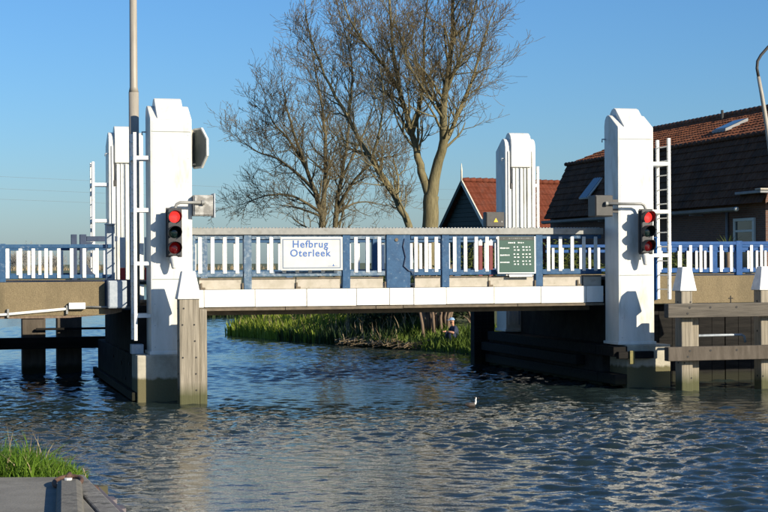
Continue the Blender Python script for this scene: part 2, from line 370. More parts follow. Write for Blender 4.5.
ladder(10.30, .08, .60, 1.72, 4.93, 9.93, (2.6, 3.47, 4.42), 'white ladder on the tower with the dark signal box')
ladder(-.42, 6.6, 7.05, 2.2, 4.75, -.09, (2.9, 3.45, 4.25), 'white ladder on the ribbed tower behind the lamp post')
ladder(10.03, 6.62, 7.0, 2.2, 4.75, 9.93, (2.9, 4.3), 'white ladder on the ribbed tower before the red roof')

# ------------------------------------------------------------------ lifting deck with its railings
D0, D1, VF, VB = .80, 9.155, .70, 6.08
deck = thing('lift_deck', 'white edged lifting bridge deck with blue and white railings between the towers', 'bridge deck', ((D0+D1)/2, (VF+VB)/2, 1.66))
box('deck_slab', 'rust_flange', deck, (D0, VF+.06, 1.72), (D1, VB-.06, 1.97))
box('road_surface', 'asphalt', deck, (D0, VF+.9, 1.974), (D1, VB-.9, 2.03))
for v0 in (VF+.5, VF+1.9, VF+3.3, VF+4.6): box('girder', 'rust_flange', deck, (D0+.1, v0, 1.50), (D1-.1, v0+.14, 1.718))
joints = [D0, 1.08, 2.05, 3.05, 4.03, 4.69, 5.18, 5.84, 6.83, 7.81, 8.78, D1]
for i, (a, b) in enumerate(zip(joints[:-1], joints[1:])):
    dv = .003*((i*7) % 3); dz = .003*((i*5) % 3)
    box('fascia_panel', 'white_fascia', deck, (a+.006, VF+dv, 1.665+dz), (b-.006, VF+.05, 1.995), .004)
for a, b in zip(joints[:-1], joints[1:]): box('fascia_panel', 'white_fascia', deck, (a+.006, VB-.05, 1.665), (b-.006, VB, 1.995), .004)
for (a, b) in ((D0, 2.62), (2.63, 4.40), (4.41, 4.95), (4.96, 7.3), (7.31, D1)):
    box('bottom_flange', 'rust_flange', deck, (a, VF-.03, 1.60+.006*((int(a*10)) % 2)), (b, VF+.12, 1.655), .004)
for (a, b) in ((D0+.2, 1.80), (1.97, 2.84), (2.86, 3.72), (3.92, 4.58), (5.22, 5.74), (5.92, 6.72), (6.74, 7.68), (7.88, 8.72), (8.75, 9.13)):
    box('kerb_plate', 'kerb_tan', deck, (a, VF+.07, 2.0), (b, VF+.11, 2.185), .004)
    box('kerb_edge', 'rust_flange', deck, (a, VF+.05, 2.187), (b, VF+.13, 2.215), .004)
for uu in (1.02, 1.81, 2.85, 4.60, 6.73, 7.69, 8.60):
    MB().box((uu, VF+.03, 2.0), (uu+.03, VF+.068, 2.12)).box((uu+.03, VF+.04, 2.0), (uu+.09, VF+.066, 2.04)).build('kerb_bracket', 'rust_flange', deck)
def deck_railing(v, s, detailed):
    f = lambda a, b: sorted((v+s*a, v+s*b))
    lo, hi = f(-.06, .12)
    rail = MB().box((D0+.06, lo, 3.03), (D1, hi, 3.155)).build('railing', 'galvanised', deck, .008)
    mb = MB(); u = D0+.08
    while u < D1-.05: mb.prism([(u, 3.153), (u+.012, 3.171), (u+.028, 3.171), (u+.040, 3.153)], 1, v+s*.02-.03, v+s*.02+.03); u += .066
    mb.build('toothed_strip', 'galvanised', rail, org=deck.org)
    lo, hi = f(.0, .06)
    for a, b in ((D0+.1, 1.84), (2.0, 3.76), (3.92, 4.62), (5.14, 5.76), (5.92, 7.71), (7.87, D1-.02)):
        box('bottom_rail', 'blue_worn' if detailed and a < 4 else 'blue_paint', rail, (a, lo, 2.235), (b, hi, 2.335), .008, deck.org)
        box('upper_rail', 'blue_worn' if detailed and a < 4 else 'blue_paint', rail, (a, lo, 2.945), (b, hi, 3.027), .006, deck.org)
        n = max(1, round((b-a)/.235)); src = None
        for k in range(n):
            uc = a + (b-a)*(k+.5)/n
            if src is None:
                lo2, hi2 = f(-.014, .012); src = box('baluster', 'white_bar', rail, (uc-.036, lo2, 2.30), (uc+.036, hi2, 2.985), .006, deck.org); u_s = uc
            else: inst(src, rail, (uc-u_s, 0, 0))
    lo, hi = f(-.03, .10)
    for uc in (1.92, 3.84, 5.84, 7.79): box('post', 'blue_worn' if uc < 2 else 'blue_paint', rail, (uc-.075, lo, 2.0), (uc+.075, hi, 3.028), .008, deck.org)
    if detailed:
        lo, hi = f(-.035, .08)
        pn = box('hinge_panel', 'blue_paint', rail, (4.64, lo, 2.0), (5.12, hi, 3.028), .01, deck.org)
        MB().cyl((4.84, v-.05, 2.93), (4.84, v-.03, 2.93), .035, 10).build('bolt', 'rust_flange', pn, org=deck.org)
        tube('cable', 'blue_dark', pn, [(5.0, v-.045, 2.95), (4.97, v-.05, 2.8), (5.02, v-.05, 2.6), (4.98, v-.05, 2.42), (5.08, v-.05, 2.33), (5.18, v-.04, 2.30), (5.2, v-.03, 2.16)], .012, 6, org=deck.org)
        box('end_post', 'blue_worn', rail, (D0+.07, v-.02, 2.0), (D0+.13, v+.08, 3.028), .006, deck.org)
    else:
        for a, b in ((3.95, 4.1), (4.2, 4.35), (4.45, 4.62)): box('hinge_plate', 'blue_clean', rail, (a, v-.01, 2.2), (b, v+.03, 2.98), .004, deck.org)
deck_railing(VF+.06, 1, True)
deck_railing(VB-.06, -1, False)

# ------------------------------------------------------------------ approach spans and their railings
def approach(u0, u1, z0, z1, name_label, conduit):
    T = thing('approach_span', name_label, 'bridge span', ((u0+u1)/2, (VF+VB)/2, z0), group='concrete approach spans')
    box('edge_beam', 'aggregate', T, (u0, VF, z0), (u1, VF+.30, z1), .012)
    box('edge_beam', 'aggregate', T, (u0, VB-.30, z0), (u1, VB, z1), .012)
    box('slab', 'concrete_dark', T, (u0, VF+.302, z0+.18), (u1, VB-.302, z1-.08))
    if conduit:
        c = tube('conduit', 'white_bar', T, [(-8, VF-.03, z0-.06), (-2.6, VF-.03, z0+.035), (-1.42, VF-.03, z0+.13)], .026, 8)
        for uu in (-2.5, -5, -1.45): box('clip', 'galvanised', c, (uu-.02, VF-.06, z0+.05-.07+(.05 if uu > -2 else 0)), (uu+.02, VF-.001, z0+.05+.09+(.05 if uu > -2 else 0)), .004, T.org)
        box('junction_box', 'white_bar', T, (-1.42, VF-.10, z0+.12), (-1.12, VF-.002, z0+.24), .01)
        tube('pipe', 'galvanised', T, [(-1.12, VF-.04, z0+.16), (-.3, VF-.04, z0+.14)], .018, 8)
        MB().prism([(-8, z0-.04), (-1.4, z0-.04), (-.62, z0+.02), (-.45, z0+.06), (-.45, z0+.12), (-8, z0-.002)], 1, VF+.01, VF+.25).build('soffit_plank', 'stem_brown', T, .004)
    return T
approach(-34, -.76, 1.55, 2.17, 'pebbled concrete approach span with a white conduit, left of the towers', True)
approach(9.97, 34, 1.62, 2.18, 'pebbled concrete approach span above the timber fender on the right', False)
box('road', 'asphalt', None, (-34, 1.4, 0), (.795, 5.4, .06)); bpy.context.view_layer.update()
road = bpy.data.objects['road']; road.location = bw(0, 0, 2.10); road.rotation_euler = (0, 0, TH); tag(road, kind='structure')
r2 = box('road', 'asphalt', None, (9.16, 1.4, 0), (60, 5.4, .06)); r2.location = bw(0, 0, 2.11); r2.rotation_euler = (0, 0, TH); tag(r2, kind='structure')

def land_railing(u0, u1, v, zb, zt, mat, posts, label, s=1, du=.23, start=0., mid=False):
    T = thing('railing', label, 'railing', ((u0+u1)/2, v, zb), group='blue railings of the approaches')
    box('top_rail', mat, T, (u0, v-.025, zt-.07), (u1, v+.045, zt), .008)
    box('bottom_rail', mat, T, (u0, v-.01, zb+.06), (u1, v+.05, zb+.13), .008)
    if mid: box('middle_rail', mat, T, (u0, v+.012, zt-.19), (u1, v+.05, zt-.12), .006)
    src = None; u = u0+.12+start
    while u < u1-.05:
        if not any(abs(u-p) < .09 for p in posts):
            if src is None: src = box('baluster', 'white_bar', T, (u-.033, v-.028, zb+.07), (u+.033, v-.012, zt-.075), .005); us = u
            else: inst(src, T.o, (u-us, 0, 0))
        u += du
    for p in posts: box('post', mat, T, (p-.07, v-.03, zb), (p+.07, v+.075, zt+.012), .008)
land_railing(-8.2, -.62, VF+.12, 2.172, 2.86, 'blue_paint', (-2.6, -4.6, -6.6), 'blue railing with white bars on the left approach, near side', start=.06)
land_railing(-8.2, -.1, VB-.12, 2.172, 2.86, 'blue_paint', (-2.3, -4.3, -6.3), 'blue railing with white bars on the left approach, far side', start=.02)
land_railing(10.08, 18, VF+.12, 2.185, 2.88, 'blue_clean', (12.22, 14.2, 16.2), 'bright blue railing with white bars on the right approach, near side', mid=True)
land_railing(9.97, 18, VB-.12, 2.185, 2.88, 'blue_clean', (12.3, 14.3, 16.3), 'bright blue railing with white bars on the right approach, far side', start=.05, mid=True)

# ------------------------------------------------------------------ piers
T = thing('bridge_pier', 'concrete pier carrying the nearest tower, dark along its flank', 'pier', (.2, 3, 0), group='bridge piers')
box('footing', 'concrete', T, (-.27, -.12, -1.5), (.93, .72, .84), .02)
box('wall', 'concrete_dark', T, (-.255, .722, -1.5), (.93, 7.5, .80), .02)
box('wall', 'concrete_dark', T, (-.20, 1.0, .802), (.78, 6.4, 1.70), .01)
box('waling', 'timber_tar_shade', T, (-.36, -.05, .02), (-.272, 7.6, .17), .01)
box('bearing', 'steel_grey', T, (-.32, .30, .842), (-.10, .55, 1.02), .01)
for k, (vv, zz) in enumerate(((1.2, .62), (2.6, .55), (4.1, .60), (1.9, .30))):
    MB().cyl((-.258, vv, zz), (-.275, vv, zz), .035, 8).build('bolt', 'bolt_dark', T)
T = thing('bridge_pier', 'dark stepped pier under the two right-hand towers', 'pier', (9.7, 3, 0), group='bridge piers')
box('footing', 'concrete', T, (9.28, -.12, -1.5), (10.22, .72, .84), .02)
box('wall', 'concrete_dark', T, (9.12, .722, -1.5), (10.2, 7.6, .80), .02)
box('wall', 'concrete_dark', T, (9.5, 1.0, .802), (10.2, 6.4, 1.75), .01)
for k, (zz, off, va, vb) in enumerate(((.62, .14, -.16, 7.3), (.36, .20, 1.6, 7.6), (.07, .10, -.14, 7.6))):
    box('waling', 'timber_tar_shade', T, (9.12-off, max(va, .72) if False else va, zz), (9.278 if va < .7 else 9.118, .718 if va < .7 else vb, zz+.2), .012)
    if va < .7: box('waling', 'timber_tar_shade', T, (9.12-off, .73, zz), (9.118, vb, zz+.2), .012)
box('waling', 'timber_tar_shade', T, (9.05, -.26, .58), (9.80, -.122, .72), .012)
box('end_grain', 'end_grain_lit', T, (9.27, -.30, .48), (9.37, -.262, .74), .006)  # small plate, yellow to paint sunlight on the timber end
T = thing('abutment', 'abutment wall under the right approach, its shade painted black', 'wall', (12, 1.3, 0))
for k in range(26): box('plank', 'timber_tar_shade', T, (10.23+k*.30, 1.05+.01*(k % 3), -1), (10.52+k*.30, 1.15, 1.60), .006)  # black planks paint in the shade beneath the span

def mooring(u0, u1, v0, v1, top, z1, name, label, group, cat='post', mat='timber'):
    T = thing(name, label, cat, ((u0+u1)/2, (v0+v1)/2, -1), group=group)
    p = box('shaft', mat, T, (u0, v0, -1), (u1, v1, z1), .025)
    random.seed(int(u0*100)); z = .25
    while z < z1-.1:
        for q in (.2, .8):
            if random.random() < .6:
                a = u0+(u1-u0)*(q+random.uniform(-.06, .06)); MB().cyl((a, v0-.006, z), (a, v0+.01, z), .017, 6).build('bolt', 'bolt_dark', p, org=T.org)
        if random.random() < .7: MB().cyl((u0-.006, (v0+v1)/2, z), (u0+.01, (v0+v1)/2, z), .02, 6).build('bolt', 'bolt_dark', p, org=T.org)
        z += .29
    return T
T = mooring(.38, .74, -.90, -.62, 0, 1.88, 'fender_pile', 'thick weathered timber pile with white cap before the nearest tower', 'white capped fender piles')
MB().frustum((.345, -.93, 1.86), (.775, -.59, 2.36), (.44, -.86), (.68, -.66)).build('cap', 'white_cap', T, .02)
box('side_timber', 'timber', T, (.745, -.84, -1), (.885, -.60, 1.68), .02)
for i, uo in enumerate((0, 1.68)):
    T = mooring(9.92+uo, 10.16+uo, -1.22, -.93, 0, 1.95, 'fender_pile', ('timber pile with tapered white cap beside the right ladder', 'timber pile with greyish cap at the right picture edge')[i], 'white capped fender piles')
    box('side_timber', 'timber', T, (10.18+uo, -1.08, -1), (10.36+uo, -.82, 1.66), .02)
    MB().frustum((9.88+uo, -1.25, 1.91), (10.24+uo, -.88, 2.37), (9.97+uo, -1.17), (10.17+uo, -.97)).build('cap', 'white_cap', T, .02)
for z0, lab, mt in ((1.41, 'upper horizontal timber beam of the right-hand fender', 'timber_beam'), (.59, 'lower dark timber beam of the right-hand fender', 'pile_brown')):
    T = thing('fender_beam', lab, 'beam', (12, -1.05, z0), group='fender beams')
    box('beam', mt, T, (9.55, -1.42, z0), (15.5, -1.235, z0+.265), .015)
    for uc in (9.92, 10.35, 11.75, 12.0, 10.9):
        for dz in (.08, .19):
            if (int(uc*10)+int(dz*100)) % 3: MB().cyl((uc+dz*.4, -1.426, z0+dz), (uc+dz*.4, -1.41, z0+dz), .022, 8).build('bolt', 'bolt_dark', T)
o = tube('guard_tube', 'steel_grey', None, [(0, 0, -.15), (0, 0, -.02), (.04, 0, .03), (1.18, 0, .03), (1.24, 0, 0), (1.26, 0, -.12)], .025, 8)
o.location = bw(10.28, -.70, 1.0); o.rotation_euler = (0, 0, TH); tag(o, 'bent grey steel tube above the lower fender beam', 'tube')
o = MB().tube([(0, 0, 0), (0, 0, .14)], .012, 6).tube([(-.05, 0, .09), (.05, 0, .09)], .01, 6).build('mooring_pin', 'bolt_dark', None)
o.location = bw(10.9, -1.33, 1.675); o.rotation_euler = (0, 0, TH); tag(o, 'small iron pin standing on the upper fender beam', 'pin')
for i, (ua, ub) in enumerate(((-1.90, -1.38), (-1.12, -.57))):
    o = MB().box((0, 0, -1.2), (ub-ua, .5, 1.62)).build('pile', 'pile_brown', None, .02); o.location = bw(ua, 8.0, 0); o.rotation_euler = (0, 0, TH)
    tag(o, ('outer of two square dark piles beneath the left approach', 'inner of two square dark piles beneath the left approach')[i], 'pile', 'square piles')
o = MB().box((0, 0, 0), (2.6, .16, .26)).box((.9, .04, .42), (2.6, .12, .47)).build('cross_beam', 'timber_tar_shade', None, .01); o.location = bw(-2.5, 7.83, .58); o.rotation_euler = (0, 0, TH)
tag(o, 'dark horizontal beam joining the two piles beneath the left approach', 'beam')
for i in range(3):
    o = MB().box((0, 0, -1.2), (.19, .3, 1.75)).build('fender_pile', 'timber_tar_shade', None, .02); o.location = bw(8.80+.21*i, 7.75+.12*i, 0); o.rotation_euler = (0, 0, TH)
    tag(o, ('leftmost', 'middle', 'rightmost')[i] + ' of three tarred piles at the far end of the dark pier', 'post', 'tarred piles')

# ------------------------------------------------------------------ cabinet, columns, barrier pieces, lamp posts
T = thing('control_cabinet', 'small blue-grey steel cabinet beside the nearest tower', 'cabinet', (-.55, .6, 1.68))
box('casing', 'steel_grey', T, (-.72, .46, 1.68), (-.38, .76, 2.19), .015)
box('door', 'steel_grey', T, (-.70, .448, 1.70), (-.40, .458, 2.17), .006)
box('backing', 'blue_dark', T, (-.78, .762, 1.64), (-.26, .86, 2.2), .01)
def column(u, v, w_, z0, z1, mat, label, d=.12):
    T = thing('steel_column', label, 'column', (u, v, z0), group='blue steel columns')
    MB().box((u-w_/2, v, z0), (u-w_/2+.025, v+d, z1)).box((u+w_/2-.025, v, z0), (u+w_/2, v+d, z1)).box((u-w_/2+.025, v+d*.42, z0), (u+w_/2-.025, v+d*.58, z1)).build('flanges', mat, T, .003)
    box('cap', mat, T, (u-w_/2-.01, v-.01, z1+.001), (u+w_/2+.01, v+d+.01, z1+.022), .003)
column(-.645, .78, .17, 2.19, 3.22, 'steel_grey', 'grey-blue steel column above the small cabinet')
column(10.15, .55, .22, 1.70, 2.95, 'blue_clean', 'bright blue steel column behind the right ladder')
T = thing('barrier_stand', 'dark blue steel barrier frame behind the left railing', 'frame', (-.6, 5.7, 2.16))
for a, b in ((-.98, -.86), (-.80, -.66)): box('post', 'blue_dark', T, (a, 5.6, 2.16), (b, 5.75, 3.13), .008)
box('beam', 'blue_dark', T, (-.655, 5.62, 2.98), (.0, 5.74, 3.09), .008)
MB().prism([(-.655, 2.97), (-.655, 2.75), (-.58, 2.90), (-.5, 2.97)], 1, 5.64, 5.72).build('gusset', 'blue_dark', T)
MB().prism([(-.655, 2.24), (-.655, 2.5), (-.55, 2.33), (-.45, 2.24)], 1, 5.64, 5.72).build('gusset', 'blue_dark', T)
def marker(u, v, w_, z0, zr, z1, red_low, label, grp):
    T = thing('marker_post', label, 'marker post', (u, v, z0), group=grp)
    box('lower_section', 'barrier_red' if red_low else 'marker_red', T, (u-w_/2, v, z0), (u+w_/2, v+.05, zr), .006)
    box('upper_section', 'white_bar', T, (u-w_/2, v, zr+.001), (u+w_/2, v+.05, z1), .006)
    if not red_low: MB().cyl((u, v+.025, z1+.001), (u, v+.025, z1+.03), w_*.3, 8).build('knob', 'white_bar', T)
    MB().box((u-w_/2-.03, v-.03, z0-.02), (u+w_/2+.03, v+.08, z0-.001)).build('foot', 'galvanised', T)
for u, v, w_, lab in ((-.61, 1.30, .07, 'thin white post with red foot directly above the small cabinet'), (-.33, 1.6, .10, 'wider white post with red foot between cabinet and ladder'), (.12, 1.5, .09, 'white post with red foot just left of the nearest tower')):
    marker(u, v, w_, 2.18, 2.42, 3.0, True, lab, 'white posts with red feet')
for u, lab in ((8.20, 'left one of two dark red posts behind the green board'), (8.45, 'right one of two dark red posts behind the green board')):
    marker(u, 5.5, .09, 2.06, 2.86, 2.97, False, lab, 'dark red posts')
T = thing('lamp_post', 'tall grey lamp post rising out of the picture beside the nearest tower', 'lamp post', (-.15, 1.2, 2.1))
tube('lower_pole', 'pole_grey', T, [(-.15, 1.2, 1.7), (-.15, 1.2, 5.72)], .095, 18)
tube('upper_pole', 'pole_grey', T, [(-.15, 1.2, 5.72), (-.15, 1.2, 5.82), (-.15, 1.2, 9.0)], [.095, .075, .065], 18)
tube('arm', 'pole_grey', T, [(-.15, 1.2, 9.0), (-.15, 1.3, 9.4), (-.15, 1.9, 9.7), (-.15, 2.7, 9.8)], .045, 10)
MB().frustum((-.27, 2.6, 9.70), (-.03, 3.4, 9.84), (-.22, 2.65), (-.08, 3.3)).build('lantern', 'galvanised', T, .02)
T = thing('lamp_post', 'slender pale lamp post with curved arm at the right picture edge', 'lamp post', (9.55, 38, 1.9), 'W')
tube('pole', 'pole_grey', T, [(9.55, 38, 1.9), (9.30, 38, 4.3), (9.12, 38, 5.63), (9.0, 38, 6.4), (8.92, 38, 6.85)], [.075, .065, .055, .048, .042], 12)
tube('arm', 'dark_box', T, [(8.92, 38, 6.85), (8.885, 38, 7.05), (8.90, 38, 7.22), (8.98, 38, 7.36), (9.15, 38, 7.55), (9.5, 38, 7.9), (9.9, 38, 8.2)], .036, 10)
MB().frustum((9.85, 37.9, 8.14), (10.5, 38.1, 8.28), (9.9, 37.93), (10.4, 38.07)).build('lantern', 'galvanised', T, .02)

# ------------------------------------------------------------------ signals, boxes, mirror and signs
def traffic_light(u, v, z0, rot, label, ub, arm_v):
    T = thing('traffic_light', label, 'traffic light', (u, v, z0), rot=rot, group='boat traffic lights')
    P = lambda x, y, z: (u+x, v+y, z0+z)
    h = MB().box(P(-.12, -.06, 0), P(.12, .12, .85)).build('housing', 'black_housing', T, .02)
    box('backing_board', 'black_housing', T, P(-.145, .0, -.02), P(.145, .02, .87), .006)
    for zc, mt in ((.705, 'lens_red_lit'), (.425, 'lens_green'), (.145, 'lens_red_dim')):
        mb = MB(); n = 20
        vs, fs = [], []          # domed lens
        for ri, (rr, dd) in enumerate(((.105, 0), (.09, .018), (.06, .03), (.025, .036))):
            for k in range(n):
                a = 2*math.pi*k/n; vs.append(P(rr*math.cos(a), -.062-dd, zc+rr*math.sin(a)))
        for ri in range(3):
            for k in range(n): fs.append((ri*n+k, ri*n+(k+1) % n, (ri+1)*n+(k+1) % n, (ri+1)*n+k))
        fs.append(tuple(3*n+k for k in range(n)))
        mb.add(vs, fs).build('lens', mt, T, smooth=True)
        vs, fs = [], []          # visor: a hood round the upper half, longest at the top
        for k in range(17):
            a = R(-50 + 280*k/16); L = .06+.15*max(0, math.sin(a)*.5+.5)
            for rr in (.115, .122):
                vs += [P(rr*math.cos(a), -.055, zc+rr*math.sin(a)), P(rr*math.cos(a), -.06-L, zc+rr*math.sin(a))]
        for k in range(16):
            b = 4*k; fs += [(b, b+1, b+5, b+4), (b+2, b+6, b+7, b+3), (b+1, b+3, b+7, b+5)]
        MB().add(vs, fs).build('visor', 'black_housing', T)
    tube('stem', 'white_cap', T, [P(0, .03, 0), P(0, .03, -.05), P(0, .035, -.10), P(0, .04, -.20), P(0, .04, -.23)], [.075, .08, .07, .045, .03], 12)
    return T
def signal_arm(T, u, v, ztop, ub, vb, za):
    s = 1 if ub > u else -1
    tube('pipe', 'galvanised', T, [(u, v, ztop), (u, v, za-.09), (u+s*.03, v, za-.03), (u+s*.09, v, za), (ub, vb, za)], .028, 10)
    MB().cyl((ub-.03*s, vb-.0, za), (ub+.02*s, vb, za), .045, 12).build('flange', 'galvanised', T)
tl1 = traffic_light(.39, -.24, 2.63, 0, 'boat traffic light with red lamps hanging before the nearest tower', 1, 0)
tl2 = traffic_light(9.65, -.24, 2.64, 0, 'boat traffic light turned aside before the tower with the ladder on its right', 1, 0)
signal_arm(tl1, .42, -.20, 3.47, .93, -.20, 3.60)
signal_arm(tl2, 9.66, -.20, 3.48, 8.83, -.20, 3.61)
def sbox(u0, u1, v0, v1, z0, z1, mat, label, warn=False):
    T = thing('signal_box', label, 'box', ((u0+u1)/2, (v0+v1)/2, z0), group='signal boxes on the towers')
    c = box('casing', mat, T, (u0, v0, z0), (u1, v1, z1), .02)
    box('lid', mat, T, (u0+.02, v0-.012, z0+.02), (u1-.02, v0-.001, z1-.02), .004)
    if warn:
        uc, zc = u0+.24, z0+.17
        MB().prism([(uc-.055, zc-.05), (uc+.055, zc-.05), (uc, zc+.05)], 1, v0-.02, v0-.013).build('warning_triangle', 'warning_yellow', T)
        MB().cyl((u1-.07, v0-.02, z0+.13), (u1-.07, v0-.013, z0+.13), .02, 8).build('knob', 'galvanised', T)
    return T
T = sbox(.765, 1.13, -.15, .16, 3.36, 3.74, 'grey_box', 'pale grey box on the nearest tower under the octagonal mirror')
box('end_plate', 'steel_grey', T, (1.132, -.17, 3.33), (1.16, .18, 3.77), .004)
T = sbox(8.62, 9.0, -.15, .22, 3.36, 3.78, 'dark_box', 'dark square box clamped to the left flank of the right tower')
for z in (3.44, 3.62): box('clamp', 'dark_box', T, (9.002, .0, z), (9.169, .08, z+.08), .004)
sbox(8.64, 9.1, 6.38, 6.6, 3.30, 3.66, 'dark_box', 'dark box with yellow warning triangle before the red roof', True)
# octagonal mirror seen from behind
T = thing('octagonal_mirror', 'octagonal traffic mirror seen from behind on the nearest tower', 'mirror', (.93, .12, 4.22), rot=R(-71))
oc = [(.93+.40*math.cos(R(22.5+45*k)), 4.605+.40*math.sin(R(22.5+45*k))) for k in range(8)]
oi = [(.93+.365*math.cos(R(22.5+45*k)), 4.605+.365*math.sin(R(22.5+45*k))) for k in range(8)]
mb = MB(); vs = [(a, .06, b) for a, b in oc]+[(a, .06, b) for a, b in oi]+[(a, .10, b) for a, b in oc]+[(a, .10, b) for a, b in oi]
fs = []
for k in range(8):
    j = (k+1) % 8; fs += [(k, j, 8+j, 8+k), (16+k, 24+k, 24+j, 16+j), (k, 16+k, 16+j, j), (8+k, 8+j, 24+j, 24+k)]
mb.add(vs, fs).build('rim', 'white_paint', T)
MB().prism(oi, 1, .063, .095).build('back', 'sign_back', T)
T2 = thing('mirror_bracket', 'pale bracket with two arms holding the octagonal mirror', 'bracket', (.8, .12, 4.2))
MB().box((.762, .16, 4.28), (.80, .20, 4.95)).box((.80, .165, 4.90), (.87, .195, 4.93)).box((.80, .165, 4.30), (.87, .195, 4.33)).build('arms', 'kerb_tan', T2)
# name sign
VS = VF-.075
T = thing('name_sign', 'white bridge name sign with blue lettering hung on the railing', 'sign', (3.135, VS, 2.35))
pl = box('plate', 'sign_white', T, (2.53, VS, 2.35), (3.74, VS+.02, 2.985), .006)
mb = MB(); a, b, c_, d_ = 2.565, 3.705, 2.385, 2.95; t = .022
mb.box((a, VS-.003, c_), (b, VS-.0005, c_+t)).box((a, VS-.003, d_-t), (b, VS-.0005, d_)).box((a, VS-.003, c_+t), (a+t, VS-.0005, d_-t)).box((b-t, VS-.003, c_+t), (b, VS-.0005, d_-t)).build('border', 'sign_rim', pl, org=T.org)
me = text_mesh('Hefbrug\nOterleek', .192, .0038, 1.12, .88)
me.transform(Matrix.Translation(Vector((3.105-T.org[0], VS-.004-T.org[1], 2.785-T.org[2]))) @ Matrix.Rotation(R(90), 4, 'X'))
me.materials.append(MATS['sign_blue']); lo_ = bpy.data.objects.new('lettering', me); col.objects.link(lo_); lo_.parent = pl
mb = MB(); mb.box((3.45, VS-.003, 2.425), (3.64, VS-.001, 2.432)).prism([(3.54, 2.432), (3.575, 2.432), (3.56, 2.475)], 1, VS-.003, VS-.001).build('emblem', 'sign_blue', pl, org=T.org)
# green opening-hours board: the print is too small to read in the picture, so it is rows of short strokes
T = thing('information_board', 'green board with rows of small white print on the railing', 'sign', (7.275, VS, 2.26))
pl = box('plate', 'board_green', T, (6.90, VS, 2.28), (7.65, VS+.02, 2.99), .004)
mb = MB().box((6.875, VS-.008, 2.255), (7.675, VS+.012, 2.279)).box((6.875, VS-.008, 2.28), (6.905, VS+.012, 2.99)).box((7.645, VS-.008, 2.28), (7.675, VS+.012, 2.99))
mb.build('frame', 'print_white', T, .003)
box('header', 'board_black', pl, (6.906, VS-.004, 2.915), (7.644, VS-.0005, 2.985), 0, T.org)
random.seed(5); mb = MB(); mg = MB()
def words(m, x0, x1, z, h, n):
    x = x0; wd = (x1-x0)/n
    for k in range(n): m.box((x, VS-.004, z-h/2+random.uniform(0, .004)), (x+wd*random.uniform(.5, .85), VS-.0006, z+h/2-random.uniform(0, .006))); x += wd
words(mg, 6.95, 7.6, 2.95, .022, 16)
words(mb, 7.10, 7.25, 2.865, .026, 4); words(mb, 7.30, 7.44, 2.865, .026, 4)
for zr in (2.76, 2.62, 2.48):
    words(mb, 6.93, 7.13, zr, .03, 6)
    for k, zz in enumerate((zr+.02, zr-.04)):
        for x in (7.21, 7.28, 7.39, 7.46, 7.53): words(mb, x+.01*k, x+.05+.01*k, zz, .026, 1)
mb.build('print', 'print_white', pl, org=T.org); mg.build('print', 'print_grey', pl, org=T.org)
o = MB().box((0, 0, 0), (.48, .012, .05)).build('small_plate', 'print_white', None, .003); o.location = bw(7.13, VS+.02, 2.19); o.rotation_euler = (0, 0, TH)
tag(o, 'narrow white plate directly beneath the green board', 'sign')

# ------------------------------------------------------------------ houses
def tiles(rows, cols, p00, du, dv, nrm, wave=.028, step=.035, seg=4):
    """a tiled roof slope: p00 lower corner, du along the eave, dv up the slope"""
    p00, du, dv, nrm = map(Vector, (p00, du, dv, nrm)); mb = MB(); n = cols*seg+1
    prof = [wave*(.5+.5*math.cos(2*math.pi*(k % seg)/seg)) for k in range(n)]
    rnd = random.Random(3)
    for r in range(rows):
        vs = []
        jit = [rnd.uniform(-.006, .006) for _ in range(cols+1)]
        for e, (t, off) in enumerate(((r/rows, step), ((r+1.08)/rows, 0), (r/rows, 0))):
            for k in range(n): vs.append(p00 + du*(k/(n-1)) + dv*min(t, 1.0) + nrm*(off + prof[k] + jit[k//seg]))
        fs = [(k, k+1, n+k+1, n+k) for k in range(n-1)] + [(2*n+k, 2*n+k+1, k+1, k) for k in range(n-1)]
        mb.add(vs, fs)
    return mb
# long mansard house behind the right approach, parallel to the waterside
T = thing('farmhouse', 'long brick house with dark mansard and orange tiled upper roof', 'house', (24, 23, 1.2))
VA, VE = 14.4, 32.1
box('wall', 'brick', T, (20.35, VA, .8), (28, VE, 4.3))
MB().prism([(20.36, 4.302), (21.05, 6.35), (24.0, 7.60), (26.95, 6.35), (27.9, 4.302)], 1, VA+.02, VE-.4).build('gable_wall', 'brick', T)
dv = Vector((1.02, 0, 2.2)); nm = Vector((-2.2, 0, 1.02)).normalized()
lower = tiles(9, 80, (20.0, VA-.5, 4.2), (0, VE-VA+.2, 0), dv, nm).build('roof', 'tile_dark', T, fix=False)
box('roof_underlay', 'tile_dark', lower, (20.4, VA-.4, 4.19), (21.0, VE-.5, 4.24), 0, T.org)
dv2 = Vector((3.0, 0, 1.32)); nm2 = Vector((-1.32, 0, 3.0)).normalized()
# upper slope narrows at the far hip
mb = tiles(10, 74, (20.98, VA-.5, 6.40), (0, VE-VA+.2, 0), dv2, nm2)
mb.v = [(x, y-(max(0, (z-6.40))/1.32*1.9*max(0, min(1, (y-(VA+6))/(VE-VA-6)))), z) for x, y, z in mb.v]
upper = mb.build('roof', 'tile_orange', T, fix=False)
MB().prism([(21.0, 6.36), (23.98, 7.68), (26.98, 6.36)], 1, VA-.48, VE-2.4).build('roof_core', 'tile_dark', upper, org=T.org)
mb = MB().add([(21.0, VE-.3, 6.38), (27, VE-.3, 6.38), (23.98, VE-2.2, 7.72)], [(0, 1, 2)]).build('hip_slope', 'tile_orange', upper, org=T.org)
MB().add([(21.0, VE-.3, 6.38), (20.0, VE-.3, 4.2), (28, VE-.3, 4.2), (27, VE-.3, 6.38)], [(0, 1, 2, 3)]).build('end_slope', 'tile_dark', upper, org=T.org)
mb = MB()
k = VA-.5
